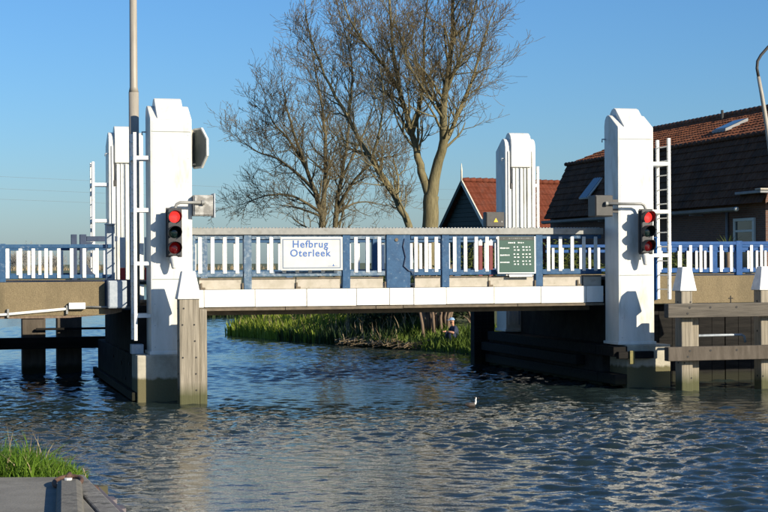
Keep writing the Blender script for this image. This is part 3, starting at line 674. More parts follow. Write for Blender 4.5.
while k < VE-2.4: mb.tube([(23.98, k, 7.75), (23.98, k+.36, 7.77)], [.11, .13], 8); k += .34
mb.build('ridge_tiles', 'tile_orange', upper, smooth=True, org=T.org)
mb = MB(); k = VA-.5
while k < VE-.5: mb.tube([(20.98, k, 6.43), (20.98, k+.36, 6.445)], [.07, .085], 6); k += .34
mb.build('edge_tiles', 'tile_dark', lower, smooth=True, org=T.org)
g = MB().prism([(19.78, 4.12), (19.80, 4.03), (19.87, 3.99), (19.94, 4.03), (19.96, 4.12), (19.93, 4.12), (19.87, 4.04), (19.81, 4.12)], 1, VA+1.0, VE-.4).build('gutter', 'zinc', T, smooth=False)
for vv in (18.5, 22.5, 26): box('gutter_bracket', 'zinc', g, (19.86, vv, 3.94), (20.36, vv+.03, 3.985), 0, T.org)
tube('gutter_end', 'frame_white', T, [(19.87, VA+.9, 4.06), (19.87, VA+1.0, 4.06)], .07, 8)
box('cornice', 'zinc', T, (19.9, VA-.5, 4.50), (20.34, VA+1.1, 4.58), .01)
box('cornice', 'kerb_tan', T, (19.88, VA-.55, 4.585), (20.34, VA-.2, 4.64), .01)
tube('downpipe', 'zinc', T, [(20.30, 16.78, 4.0), (20.30, 16.78, 1.0)], .05, 8)
# window in the wall
fr = MB().box((20.28, 15.02, 3.70), (20.36, 16.34, 3.79)).box((20.28, 15.02, 2.2), (20.36, 15.13, 3.70)).box((20.28, 16.23, 2.2), (20.36, 16.34, 3.70)).box((20.28, 15.02, 2.10), (20.36, 16.34, 2.2)).box((20.29, 15.13, 3.36), (20.35, 16.23, 3.43)).build('window', 'frame_white', T, .006)
box('pane', 'glass', fr, (20.33, 15.13, 2.2), (20.345, 16.23, 3.70), 0, T.org)
# skylights
def slope_pt(u, off): return 6.40 + (u-20.98)*1.32/3 + off
def skylight(u0, u1, v0, v1, nmz):
    f = MB().add([(u0, v0, slope_pt(u0, nmz)), (u0, v1, slope_pt(u0, nmz)), (u1, v1, slope_pt(u1, nmz)), (u1, v0, slope_pt(u1, nmz)),
                  (u0, v0, slope_pt(u0, 0)), (u0, v1, slope_pt(u0, 0)), (u1, v1, slope_pt(u1, 0)), (u1, v0, slope_pt(u1, 0))],
                 [(0, 1, 2, 3), (4, 7, 6, 5), (0, 4, 5, 1), (1, 5, 6, 2), (2, 6, 7, 3), (3, 7, 4, 0)]).build('skylight', 'zinc', T)
    i = .07
    MB().add([(u0+i, v0+i, slope_pt(u0+i, nmz+.01)), (u0+i, v1-i, slope_pt(u0+i, nmz+.01)), (u1-i, v1-i, slope_pt(u1-i, nmz+.01)), (u1-i, v0+i, slope_pt(u1-i, nmz+.01))], [(0, 1, 2, 3)]).build('pane', 'glass', f, org=T.org)
skylight(21.9, 22.75, 19.9, 20.9, .14)
s = MB()
pts = [(20.36, 27.5, 4.80), (20.36, 28.25, 4.80), (20.76, 28.25, 5.66), (20.76, 27.5, 5.66)]; o2 = Vector((-.30, 0, .10))
q = [Vector(p)+(o2*(1.0 if i < 2 else .2)) for i, p in enumerate(pts)]
th = Vector((-.05, 0, .02))
fr = MB()
for i in range(4):
    a_, b_ = q[i], q[(i+1) % 4]; fr.tube([a_, b_], .045, 6)
fr = fr.build('open_skylight', 'frame_white', T)
MB().add([p for p in q]+[p+th for p in q], [(0, 1, 2, 3), (7, 6, 5, 4), (0, 4, 5, 1), (1, 5, 6, 2), (2, 6, 7, 3), (3, 7, 4, 0)]).build('pane', 'glass', fr, org=T.org)
MB().cyl((23.6, 23.4, 7.6), (23.6, 23.4, 7.92), .05, 8).build('vent_pipe', 'dark_box', T)
# small green gabled barn with red roof
BX, BY = 3.62, 72
GA = R(58)
ax, ay = math.sin(GA), math.cos(GA)           # ridge direction (to the right and away)
T = thing('green_barn', 'small barn with dark green boarded gable and red tiled roof', 'barn', (BX, BY, .9), 'W', rot=math.atan2(ay, ax))
HW, ZE, ZA = 3.24, 2.32, 6.10                   # local frame: x along the ridge, y across
def L(x, y, z): return (BX+x, BY+y, z)
MB().prism([(BY-HW+.3, .5), (BY+HW-.3, .5), (BY+HW-.3, ZE+.25), (BY, ZA-.12), (BY-HW+.3, ZE+.25)], 0, BX+.12, BX+9).build('wall', 'green_board', T)
z = .9; i = 0
while z < ZA-.3:
    hw = min(HW-.32, (ZA-.16-z-.2)/(ZA-ZE)*HW)
    box('plank', 'green_board', T, L(.06+.004*(i % 2), -hw, z), L(.118, hw, z+.19), .006); z += .2; i += 1
for s in (-1, 1):
    mb = tiles(14, 44, L(-.1, s*HW, ZE), (9.3, 0, 0), (0, -s*HW, ZA-ZE), Vector((0, s*(ZA-ZE), HW)).normalized(), .035, .022)
    mb.build('roof', 'tile_red', T, fix=False)
    MB().prism([(BY+s*(HW+.04), ZE-.16), (BY, ZA-.16+.02), (BY, ZA+.10), (BY+s*(HW+.04), ZE+.08)], 0, BX-.16, BX-.10).build('barge_board', 'barge_white' if s < 0 else 'green_board', T)
mb = MB(); k = -.1
while k < 9: mb.tube([L(k, 0, ZA+.06), L(k+.36, 0, ZA+.08)], [.10, .12], 8); k += .34
mb.build('ridge_tiles', 'tile_red', T, smooth=True)
tube('finial', 'barge_white', T, [L(-.13, 0, ZA-.1), L(-.13, 0, ZA+.35), L(-.13, 0, ZA+.45), L(-.13, 0, ZA+.82)], [.05, .045, .05, .012], 8)

# ------------------------------------------------------------------ bare trees
def tree(name, label, base, limbs, seed, mats, dens=1.0, up=.10, tw=1.0):
    rnd = random.Random(seed); T = thing(name, label, 'tree', base, 'W', group='bare trees behind the bridge')
    br, twg = MB(), MB()
    def rv(): 
        while True:
            q = Vector((rnd.uniform(-1, 1), rnd.uniform(-1, 1), rnd.uniform(-1, 1)))
            if .1 < q.length < 1: return q.normalized()
    def grow(p, d, Ln, r, lvl):
        n = (5, 5, 4, 3)[lvl]; pts = [p.copy()]; rs = [r]; d = d.normalized(); kids = []
        for i in range(n):
            d = (d + rv()*(.20, .24, .26, .24)[lvl] + Vector((0, 0, up))).normalized()
            p = p + d*Ln/n; pts.append(p.copy()); rs.append(max(r*(1-.68*(i+1)/n), .006)); kids.append((p.copy(), d.copy(), rs[-1]))
        (br if lvl < 2 else twg).tube(pts, rs, (5, 4, 3, 3)[lvl], cap=False)
        if lvl < 3:
            m = ((4, 6), (3, 4), (2, 3))[lvl]; m = rnd.randint(*m)
            for j in range(m):
                q, dd, rr = kids[min(n-1, int(n*(.15+.85*(j+rnd.random())/m)))]
                sd = (rv()); sd = (sd - dd*sd.dot(dd)).normalized()
                nd = dd*rnd.uniform(.55, .9) + sd*rnd.uniform(.5, .9)
                grow(q, nd, Ln*rnd.uniform(.50, .78), min(rr*.8, r*.55), lvl+1)
    tk = MB()
    for pts, r0, r1, nk, L0 in limbs:
        P = [Vector(p) for p in pts]; # smooth with Catmull-Rom
        S = []
        for i in range(len(P)-1):
            p0, p1, p2, p3 = P[max(i-1, 0)], P[i], P[i+1], P[min(i+2, len(P)-1)]
            for t in (0, .33, .66): S.append(.5*((2*p1)+(p2-p0)*t+(2*p0-5*p1+4*p2-p3)*t*t+(3*p1-p0-3*p2+p3)*t**3))
        S.append(P[-1]); S = [s_ + rv()*min(.03, r0*.2)*(0 < i) for i, s_ in enumerate(S)]
        rs = [r0+(r1-r0)*(i/(len(S)-1))**.8 for i in range(len(S))]
        tk.tube(S, rs, 10, cap=False)
        for j in range(round(nk*dens)):
            f = .22+.78*(j+rnd.random())/(nk*dens); i = min(len(S)-2, int(f*(len(S)-1))); d = (S[i+1]-S[i]).normalized()
            sd = rv(); sd = (sd-d*sd.dot(d)).normalized(); nd = d*rnd.uniform(.5, .9)+sd*rnd.uniform(.5, .95)
            grow(S[i], nd, L0*rnd.uniform(.6, 1.1)*(1.15-.5*f), min(rs[i]*.5, .05), 0)
        if nk: grow(S[-1], S[-1]-S[-2], L0*.8, r1*.95, 0)
    tk.build('trunk', mats[0], T, smooth=True, fix=False); tag(br.build('branches', mats[1], T, smooth=True, fix=False), kind='stuff')
    tag(twg.build('crown', mats[2], T, smooth=True, fix=False), kind='stuff')
    return T
def px(x, y, Y):      # survey sketch: sight line from the eye point to a real depth Y in metres
    dx, dy = x-384, y-262
    return ((dx-.006*dy)/1600*Y, Y, 2.5-(dy+.006*dx)/1600*Y)
YT = 50
b0 = px(428, 300, YT)
limbs = [
 ([px(427, 310, YT), px(428, 260, YT), px(430, 222, YT), px(431, 195, YT)], .29, .24, 0, 1),
 ([px(431, 197, YT), px(437, 170, YT), px(443, 140, 49.7), px(443, 110, 49.4), px(447, 78, 49.2), px(452, 40, 49), px(452, 0, 48.8), px(456, -40, 48.6)], .20, .03, 17, 1.75),
 ([px(440, 152, 49.8), px(452, 128, 50.4), px(462, 104, 50.8), px(474, 74, 51.2), px(484, 40, 51.5), px(494, 10, 51.6)], .09, .018, 12, 1.3),
 ([px(431, 199, YT), px(422, 172, 50.1), px(416, 150, 50.3), px(408, 120, 50.6), px(400, 90, 50.9), px(394, 55, 51.2), px(390, 15, 51.5), px(388, -35, 51.7)], .155, .025, 17, 1.7),
 ([px(412, 135, 50.4), px(420, 105, 49.8), px(424, 70, 49.4), px(424, 30, 49), px(430, -15, 48.8)], .075, .018, 12, 1.45),
 ([px(400, 92, 50.9), px(384, 66, 50.2), px(366, 44, 49.6), px(350, 20, 49), px(338, -15, 48.6)], .065, .014, 12, 1.35),
 ([px(445, 95, 49.3), px(458, 62, 48.9), px(470, 30, 48.5), px(478, -10, 48)], .06, .016, 12, 1.3),
 ([px(443, 118, 49.4), px(428, 96, 48.6), px(410, 66, 48), px(398, 30, 47.6)], .05, .014, 11, 1.25),
 ([px(421, 312, 49.2), px(418, 262, 49.2), px(408, 225, 49.2), px(396, 200, 49.3), px(381, 172, 49.5), px(364, 146, 49.8), px(348, 118, 50), px(330, 86, 50.2), px(316, 52, 50.4), px(306, 18, 50.6)], .15, .02, 20, 1.5),
 ([px(372, 160, 49.6), px(380, 128, 49.2), px(384, 95, 48.8), px(378, 60, 48.5)], .05, .012, 8, 1.4),
 ([px(348, 120, 50), px(352, 86, 50.5), px(350, 52, 51), px(340, 15, 51.2)], .05, .012, 11, 1.15),
]
tree('bare_tree', 'large bare tree with forked olive-brown trunk rising behind the name sign and mid deck', (b0[0], b0[1], .8), limbs, 11, ('bark', 'bark', 'twig'), 1.25, .15)
YU = 57
b1 = px(322, 300, YU)
limbs = [
 ([px(321, 305, YU), px(322, 262, YU), px(322, 226, YU), px(318, 200, YU), px(308, 172, YU-.3), px(297, 142, YU-.6), px(288, 114, YU-.8), px(284, 92, YU-1)], .15, .02, 16, 1.35),
 ([px(322, 226, YU), px(324, 196, YU+.3), px(326, 160, YU+.6), px(324, 122, YU+.8), px(318, 84, YU+1), px(312, 50, YU+1.2)], .12, .018, 16, 1.35),
 ([px(314, 190, YU), px(296, 172, YU+.8), px(276, 158, YU+1.4), px(258, 152, YU+1.8), px(244, 142, YU+2)], .07, .014, 12, 1.2),
 ([px(320, 212, YU), px(300, 199, YU-.8), px(280, 194, YU-1.6), px(258, 198, YU-2), px(243, 204, YU-2.2)], .06, .012, 11, 1.1),
 ([px(306, 168, YU), px(288, 138, YU-.8), px(274, 124, YU-1.6), px(268, 108, YU-2)], .06, .014, 11, 1.1),
]
tree('bare_tree', 'lower bare tree spreading leftwards behind the railing near the name sign', (b1[0], b1[1], .8), limbs, 23, ('bark_dark', 'bark_dark', 'twig'), 1.25, .10)
YV = 59
b2 = px(335, 300, YV)
limbs = [
 ([px(338, 305, YV), px(337, 262, YV), px(336, 228, YV), px(337, 205, YV), px(341, 180, YV), px(346, 150, YV), px(350, 118, YV+.3), px(348, 84, YV+.6)], .16, .02, 16, 1.35),
 ([px(338, 208, YV), px(350, 186, YV-.6), px(366, 168, YV-1), px(382, 158, YV-1.4), px(396, 156, YV-1.6)], .075, .014, 11, 1.15),
 ([px(342, 178, YV), px(356, 150, YV+.5), px(368, 122, YV+1), px(376, 96, YV+1.2)], .06, .014, 11, 1.25),
 ([px(337, 214, YV), px(352, 204, YV+1), px(368, 202, YV+1.6), px(386, 206, YV+2)], .05, .012, 8, 1.1),
]
tree('bare_tree', 'slim bare tree standing between the other two, partly behind the big one', (b2[0], b2[1], .8), limbs, 31, ('bark_dark', 'bark_dark', 'twig'), 1.15, .12)

# ------------------------------------------------------------------ reeds, shrubs, bank plants
def blades(mb, rnd, pts, h, wd, lean=.35, segs=2):
    for (x, y, z) in pts:
        H = h*rnd.uniform(.55, 1.15); a = rnd.uniform(0, 6.28); ln = rnd.uniform(.05, lean)*H; dx, dy = math.cos(a)*ln, math.sin(a)*ln
        b = rnd.uniform(0, 6.28); wx, wy_ = math.cos(b)*wd, math.sin(b)*wd
        vs = [(x-wx, y-wy_, z), (x+wx, y+wy_, z)]
        for s in range(1, segs): 
            t = s/segs; k = 1-.35*t; vs += [(x-wx*k+dx*t*t, y-wy_*k+dy*t*t, z+H*t), (x+wx*k+dx*t*t, y+wy_*k+dy*t*t, z+H*t)]
        vs.append((x+dx, y+dy, z+H*(1-.12*(ln/H))))
        fs = [(2*s, 2*s+1, 2*s+3, 2*s+2) for s in range(segs-1)] + [(2*segs-2, 2*segs-1, 2*segs)]
        mb.add(vs, fs)
def along(shore, d0, d1, n, rnd):
    out = []
    seg = [(Vector(a), Vector(b)) for a, b in zip(shore[:-1], shore[1:])]; Ls = [(b-a).length for a, b in seg]; tot = sum(Ls)
    for _ in range(n):
        t = rnd.random()*tot; i = 0
        while t > Ls[i]: t -= Ls[i]; i += 1
        a, b = seg[i]; d = (b-a).normalized(); nn = Vector((-d.y, d.x))*-1
        p = a + d*t + Vector((d.y, -d.x))*-rnd.uniform(d0, d1); out.append((p.x, p.y))
    return out
rnd = random.Random(4)
def plant_pts(line, d0, d1, n, sink=.05): return [(x, y, max(-.05, gz(x, y))-sink) for x, y in along(line, d0, d1, n, rnd)]
mb = MB(); blades(mb, rnd, plant_pts([(-5.3, 55.6), (-4.5, 54.3), (-1.9, 49.6)], -.3, .9, 4200), .58, .022, .35, 3)
o = mb.build('reeds', 'reed_green', None, fix=False); tag(o, 'bright green reeds along the far bank beneath the deck', 'reeds', kind='stuff')
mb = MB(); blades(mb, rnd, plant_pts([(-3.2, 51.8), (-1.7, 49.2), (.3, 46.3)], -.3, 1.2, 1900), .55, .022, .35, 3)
o = mb.build('reeds', 'reed_dark', None, fix=False); tag(o, 'dark shaded reeds in the middle of the far bank', 'reeds', kind='stuff')  # their shade is painted in by the darker green
mb = MB(); blades(mb, rnd, plant_pts([(-.2, 47.1), (.44, 46.1), (2.5, 43.4), P_(9.3, 9)], -.15, 1.1, 2400), .42, .02, .7, 3)
o = mb.build('bank_grass', 'bank_green', None, fix=False); tag(o, 'low green grass and docks on the bank near the tarred piles', 'grass', kind='stuff')
mb = MB(); 
for _ in range(260):
    t = rnd.random(); x, y = -1.35+t*2.0+rnd.uniform(-.2, .2), 48.3-t*2.7+rnd.uniform(-.5, .3); a = rnd.uniform(-.5, .5)+(0 if rnd.random() < .8 else 1.4); Ln = rnd.uniform(.3, .9); z = max(.03, gz(x, y))+rnd.uniform(.0, .14)
    mb.tube([(x, y, z), (x+math.cos(a)*Ln*.5, y+math.sin(a)*Ln*.5, z+rnd.uniform(0, .12)), (x+math.cos(a)*Ln, y+math.sin(a)*Ln, z+rnd.uniform(-.04, .2))], .013, 3, cap=False)
blades(mb, rnd, plant_pts([(-5.3, 55.6), (-4.5, 54.3), (-1.9, 49.6), (.3, 46.3)], -.2, .9, 420), .75, .012, .5, 3)
o = mb.build('dry_reeds', 'reed_dry', None, fix=False); tag(o, 'pale dry reed stalks lying on and standing along the far bank', 'dry reeds', kind='stuff')
mb = MB(); blades(mb, rnd, [(x, y, max(-.03, gz(x, y))) for x, y in [(rnd.uniform(-11, -4), 76+rnd.uniform(-1, 3)) for _ in range(3000)]], .8, .03, .3, 2)
o = mb.build('reeds', 'reed_dark', None, fix=False); tag(o, 'distant reed fringe across the open water beneath the deck', 'reeds', kind='stuff')

def shrub(name, label, c, rad, n, leaf, mat, seed, group, flowers=None, stems=6):
    rnd = random.Random(seed); T = thing(name, label, 'shrub', c, 'W', group=group); mb = MB(); fl = MB()
    lobes = [(Vector((rnd.uniform(-.65, .65)*rad[0], rnd.uniform(-.6, .6)*rad[1], rad[2]*rnd.uniform(.35, 1.25))), rnd.uniform(.28, .55)) for _ in range(11)]
    for i in range(n):
        lc, lr = rnd.choice(lobes); d = Vector((rnd.gauss(0, 1), rnd.gauss(0, 1), rnd.gauss(0, 1))).normalized()*rnd.random()**.4
        p = Vector(c)+lc+Vector((d.x*rad[0]*lr, d.y*rad[1]*lr, d.z*rad[2]*lr*1.1))
        if p.z < c[2]: continue
        a = Vector((rnd.gauss(0, 1), rnd.gauss(0, 1), rnd.gauss(0, .7))).normalized(); b = a.orthogonal().normalized()
        s_ = leaf*rnd.uniform(.6, 1.3); (fl if flowers and rnd.random() < flowers and p.z > c[2]+rad[2]*.45 else mb).add([p-a*s_, p-b*s_*.45, p+a*s_, p+b*s_*.45], [(0, 1, 2, 3)])
    mb.build('foliage', mat, T, fix=False)
    if flowers and fl.v: fl.build('flowers', 'flower_yellow', T, fix=False)
    for k in range(stems):
        lc, _ = lobes[k]; q = Vector(c)+lc
        tube('stem', 'stem_brown', T, [(c[0]+lc.x*.15, c[1]+lc.y*.15, c[2]-.15), (c[0]+lc.x*.5, c[1]+lc.y*.5, c[2]+lc.z*.45), tuple(q)], [.03, .022, .01], 5)
flw = [(-3.6, 56.2), (-2.3, 54.2), (-1.1, 52.0), (-.2, 50.4)]
for i, (x, y) in enumerate(flw):
    shrub('flowering_shrub', ('first', 'second', 'third', 'fourth')[i]+' yellow-flecked shrub from the left behind the far reeds', (x, y, gz(x, y)-.1), (1.2, .8, .62), 1500, .075, 'shrub_olive' if i < 2 else 'shrub_dark', 40+i, 'yellow flowering shrubs', .22)
for i, (x, y) in enumerate(((.2, 48.6), (1.0, 47.9), (.4, 50.6), (1.9, 48.6), (2.7, 46.2))):
    shrub('dark_shrub', ('dark shrub on the bank just behind the dry reeds', 'dark shrub on the bank left of the clump of stems', 'dark shrub at the foot of the big forked tree', 'dark shrub behind the clump of stems', 'dark shrub behind the crouching person')[i], (x, y, gz(x, y)-.1), (1.1, .9, 1.0), 1500, .07, 'shrub_dark', 60+i, 'dark bank shrubs', None)
for i, (x, y, h) in enumerate(((3.3, 49.5, 1.3), (4.6, 49.5, 1.15), (5.9, 49.2, 1.25), (7.1, 48.6, 1.2), (8.4, 47.5, 1.1), (2.0, 51.5, 1.05))):
    shrub('garden_bush', ('yellow-green bush seen through the railing left of the green board', 'yellow-green bush seen through the railing right of the green board', 'yellow-green bush seen through the railing left of the right tower', 'olive bush behind the right tower', 'olive bush seen through the bright blue railing', 'olive bush right of the big tree trunk')[i], (x, y, gz(x, y)-.05), (1.0, .8, h), 1500, .07, 'shrub_olive', 80+i, 'garden bushes')
# coppiced clump of stems
T = thing('stem_clump', 'clump of bare brown upright stems on the bank beneath the deck', 'shrub', (1.5, 46.2, .3), 'W'); rnd = random.Random(9)
for k in range(17):
    x = 1.5+rnd.uniform(-.36, .36); y = 46.2+rnd.uniform(-.25, .25); z = gz(x, y)-.1; tx = x+(x-1.5)*.55+rnd.uniform(-.1, .1)
    tube('stem', 'stem_brown', T, [(x, y, z), (x+rnd.uniform(-.06, .06), y, z+.6), (tx, y+rnd.uniform(-.1, .1), z+1.3), (tx+rnd.uniform(-.3, .3), y, z+2.1)], [.055*rnd.uniform(.5, 1.1), .045, .035, .015], 6)
# spiky garden plant by the house window
T = thing('spiky_plant', 'spiky pale green garden plant before the house window', 'plant', (9.68, 45, 1.5), 'W'); rnd = random.Random(12)
tube('stem', 'stem_brown', T, [(9.68, 45, 1.2), (9.68, 45, 2.75)], [.07, .05], 8)
for k in range(36):
    a = rnd.uniform(0, 6.28); e = rnd.uniform(-.1, 1.3); Ln = rnd.uniform(.45, .8); d = Vector((math.cos(a)*math.cos(e), math.sin(a)*math.cos(e), math.sin(e))); sd = d.cross(Vector((0, 0, 1))).normalized()*.022
    p = Vector((9.68, 45, 2.72)); m1 = p+d*Ln*.55; e_ = p+d*Ln-Vector((0, 0, .16*Ln))
    MB().add([p-sd*.6, p+sd*.6, m1+sd, m1-sd, e_], [(0, 1, 2, 3), (3, 2, 4)]).build('leaf', 'shrub_olive', T, fix=False)

# ------------------------------------------------------------------ distant trees on the left horizon
rnd = random.Random(77)
names = 'low far-off trees on the left horizon'
for k in range(16):
    x = -104+k*3.1+rnd.uniform(-1, 1); y = 400+rnd.uniform(-15, 25); h = rnd.uniform(4.2, 8.2) if k < 8 else rnd.uniform(3, 5.5)
    T = thing('distant_tree', 'hazy grey-brown bare tree in the far-off row on the left horizon', 'tree', (x, y, .6), 'W', group=names)
    tube('trunk', 'twig_grey', T, [(x, y, .4), (x, y, h*.6)], [.25, .12], 5)
    mb = MB()
    for q in range(420):
        d = Vector((rnd.gauss(0, .45), rnd.gauss(0, .45), rnd.gauss(0, .42))); p = Vector((x, y, h*.62))+Vector((d.x*h*.42, d.y*h*.42, d.z*h*.42))
        if p.z < .8: continue
        a = Vector((rnd.gauss(0, .6), rnd.gauss(0, .6), 1)).normalized(); b = a.orthogonal().normalized()
        mb.add([p-a*.45, p-b*.05, p+a*.45, p+b*.05], [(0, 1, 2, 3)])
    mb.build('crown', 'twig_grey', T, fix=False)
mb = MB(); rr = random.Random(5)
blades(mb, rr, [(rr.uniform(-120, -10), 297+rr.uniform(-4, 8), .3) for _ in range(2500)], 1.9, .12, .2, 2)
o = mb.build('reeds', 'reed_dry', None, fix=False); tag(o, 'straw-coloured reed fringe far off behind the left railing', 'reeds', kind='stuff')
# overhead wires
for k, z in enumerate((17.0, 15.6, 14.4)):
    o = MB().tube([(-90, 150, z-2+.0), (-55, 175, z-4.2), (-20, 200, z-5), (20, 228, z-4.4), (60, 256, z-2)], .012, 4).build('power_line', 'dark_box', None, fix=False)
    tag(o, ('highest', 'middle', 'lowest')[k]+' of the faint overhead wires in the left sky', 'wire', 'overhead wires')

# ------------------------------------------------------------------ the near quay
E0 = Vector((-2.48, 13.19)); E1 = Vector((-1.87, 11.27)); ed = (E1-E0).normalized(); en = Vector((-ed.y, ed.x))   # en points to the water
def Q(a, b): p = E0 + ed*a + en*b; return (p.x, p.y)
ZQ = .75
T = thing('quay', 'grey concrete quay slab with edge strip in the lower left corner', 'quay', (-2.5, 12, 0), 'W')
poly = [Q(0, -.16), Q(22, -.16), Q(22, -16), (-20, 13.4)]
MB().prism(poly, 2, -1.2, ZQ).build('slab', 'quay_concrete', T, .012)
for k in range(5):
    a0, a1 = -.02+k*2.6, 2.57+k*2.6
    MB().prism([Q(a0, -.155), Q(a1, -.155), Q(a1, 0), Q(a0, 0)], 2, -1.2, ZQ+.012+.004*(k % 2)).build('edge_stone', 'quay_cap', T, .015)
MB().prism([Q(-.35, .002), Q(20, .002), Q(20, .16), Q(-.35, .16)], 2, -1.2, ZQ-.13).build('sheet_pile', 'sheet_steel', T, .01)
mb = MB()
for k in range(40): mb.prism([Q(.1+k*.5, .16), Q(.35+k*.5, .16), Q(.32+k*.5, .22), Q(.13+k*.5, .22)], 2, -1.2, ZQ-.16)
mb.build('sheet_ribs', 'sheet_steel', T)
T = thing('mooring_block', 'long weathered stone kerb lying along the quay edge behind the ring', 'kerb stone', (-2.3, 12, ZQ), 'W')
A0 = Vector((-2.53, 12.40)); A1 = Vector((-2.09, 10.2)); ad = (A1-A0).normalized(); an = Vector((-ad.y, ad.x))
def blk(a, b, z): p = A0+ad*a+an*b; return (p.x, p.y, z)
vs = []
for a in (0, 2.3):
    vs += [blk(a, -.02, ZQ), blk(a, .18, ZQ), blk(a, .17, ZQ+.06), blk(a, .13, ZQ+.08), blk(a, .02, ZQ+.08), blk(a, -.01, ZQ+.055)]
MB().add(vs, [(0, 1, 2, 3, 4, 5), (11, 10, 9, 8, 7, 6)]+[(i, i+6, (i+1) % 6+6, (i+1) % 6) for i in range(6)]).build('block', 'mooring_block', T, .012)
T = thing('mooring_ring', 'rusty iron mooring ring lying on the quay in the lower left corner', 'ring', (-2.5, 12.66, ZQ), 'W')
mb = MB(); rc = Vector((-2.50, 12.60, ZQ+.035)); n1, n2 = 24, 8; vs, fs = [], []
for i in range(n1):
    a = 2*math.pi*i/n1; c_ = Vector((math.cos(a), math.sin(a), 0))
    for j in range(n2):
        b = 2*math.pi*j/n2; r_ = .105+.018*math.cos(b); vs.append((rc.x+c_.x*r_, rc.y+c_.y*r_*1.5, rc.z+.018*math.sin(b)+.02*c_.y))
for i in range(n1):
    for j in range(n2): fs.append((i*n2+j, ((i+1) % n1)*n2+j, ((i+1) % n1)*n2+(j+1) % n2, i*n2+(j+1) % n2))
mb.add(vs, fs).build('ring', 'rust', T, smooth=True)
MB().tube([(-2.46, 12.38, ZQ+.09), (-2.46, 12.46, ZQ+.11), (-2.46, 12.52, ZQ+.03)], .022, 8).build('eye', 'rust', T, smooth=True)
MB().cyl((-2.45, 12.36, ZQ+.078), (-2.45, 12.36, ZQ+.095), .03, 10).build('stud', 'white_cap', T)
o = MB().prism([Q(-.12, -.02), Q(.0, -.03), Q(.04, .12), Q(-.14, .13)], 2, .35, ZQ-.09).build('corner_stone', 'rust', None, .03)
tag(o, 'rust-stained stone at the outer corner of the quay', 'stone')
o = MB().prism([(-2.62, 13.22), (-20, 13.6), (-26, 20), (-30, 30), (-24, 30), (-14, 19), (-6.5, 15.0), (-3.2, 14.05), (-2.35, 13.55)], 2, -1, .62).build('grass_bank', 'soil', None)
tag(o, kind='structure')
rnd = random.Random(21); mb = MB(); pts = []
while len(pts) < 9500:
    x = rnd.uniform(-5.6, -2.38); t = (x+5.6)/3.22; y = rnd.uniform(13.24, 14.9-t*1.2)
    pts.append((x, y, .60))
def gh(x): return .36 if x < -3.0 else .36-.24*(x+3.0)/.48
dry = MB()
for p in pts:
    if p[0] > -2.56: continue
    h = gh(p[0]); blades(dry if rnd.random() < .05 else mb, rnd, [p], h*rnd.uniform(.7, 1.1), .0065 if h > .25 else .0075, .75, 3)
blades(mb, rnd, [(rnd.uniform(-5, -2.95), rnd.uniform(13.3, 13.9), .6) for _ in range(160)], .46, .006, .5, 4)
blades(dry, rnd, [(rnd.uniform(-5, -2.9), rnd.uniform(13.3, 13.8), .6) for _ in range(60)], .5, .004, .5, 4)
o = dry.build('dry_grass', 'reed_dry', None, fix=False); tag(o, 'straw-coloured dead stems scattered through the grass behind the quay slab', 'grass', kind='stuff')
o = mb.build('grass', 'grass', None, fix=False); tag(o, 'lush green grass growing behind the quay slab in the lower left corner', 'grass', kind='stuff')

# ------------------------------------------------------------------ water bird and the person on the bank
def skin(name, mat, parent, verts, edges, radii, root=0, sub=2):
    me = bpy.data.meshes.new(name); me.from_pydata(verts, edges, []); me.materials.append(MATS[mat])
    o = bpy.data.objects.new(name, me); col.objects.link(o); o.parent = parent
    o.modifiers.new('skin', 'SKIN'); me.skin_vertices.new() if not me.skin_vertices else None
    sv_ = me.skin_vertices[0].data
    for i, r in enumerate(radii): sv_[i].radius = (r, r) if not isinstance(r, tuple) else r; sv_[i].use_root = (i == root)
    s = o.modifiers.new('sub', 'SUBSURF'); s.levels = sub; s.render_levels = sub
    return o
M('plumage_dark', (.035, .028, .024), (.06, .045, .035), .6, 30)
M('plumage_white', (.75, .73, .68), None, .6)
M('skin', (.55, .28, .17), None, .6); M('cap_blue', (.22, .34, .48), None, .7); M('cloth_navy', (.02, .03, .06), (.03, .04, .08), .8, 12); M('cloth_dark', (.03, .028, .03), None, .8)
T = thing('water_bird', 'small dark crested water bird with white neck swimming before the bridge', 'bird', (1.5, 27.49, 0), 'W', rot=R(8))
skin('body', 'plumage_dark', T.o, [(-.16, 0, .05), (-.09, 0, .045), (0, 0, .04), (.06, 0, .045)], [(0, 1), (1, 2), (2, 3)], [.018, .05, .06, .035], 2)
n_ = skin('neck', 'plumage_white', T.o, [(.05, -.01, .05), (.075, -.012, .10), (.07, -.012, .15), (.075, -.012, .175)], [(0, 1), (1, 2), (2, 3)], [.03, .022, .018, .024], 0)
h_ = skin('head', 'plumage_white', T.o, [(.06, -.012, .185), (.10, -.012, .185)], [(0, 1)], [.026, .02], 0)
MB().add([(.115, -.02, .185), (.115, -.004, .185), (.115, -.012, .195), (.165, -.012, .18)], [(0, 1, 3), (1, 2, 3), (2, 0, 3), (0, 2, 1)]).build('bill', 'rust', h_)
MB().add([(.085, -.03, .205), (.085, .006, .205), (.03, -.012, .22), (.045, -.012, .175), (.06, -.04, .19), (.06, .016, .19)], [(0, 1, 2), (0, 2, 4), (1, 5, 2), (4, 2, 3), (5, 3, 2), (0, 4, 5, 1), (4, 3, 5)]).build('crest', 'plumage_dark', h_)
T.o.scale = (.82, .82, .82)
gp = gz(2.02, 44.9)
T = thing('person', 'person in pale blue cap crouching on the bank beside the bare stems', 'person', (2.02, 44.9, gp), 'W', rot=R(200))
K = .84
sc = lambda L_: [(a*K, b*K, c*K+.0) for a, b, c in L_]
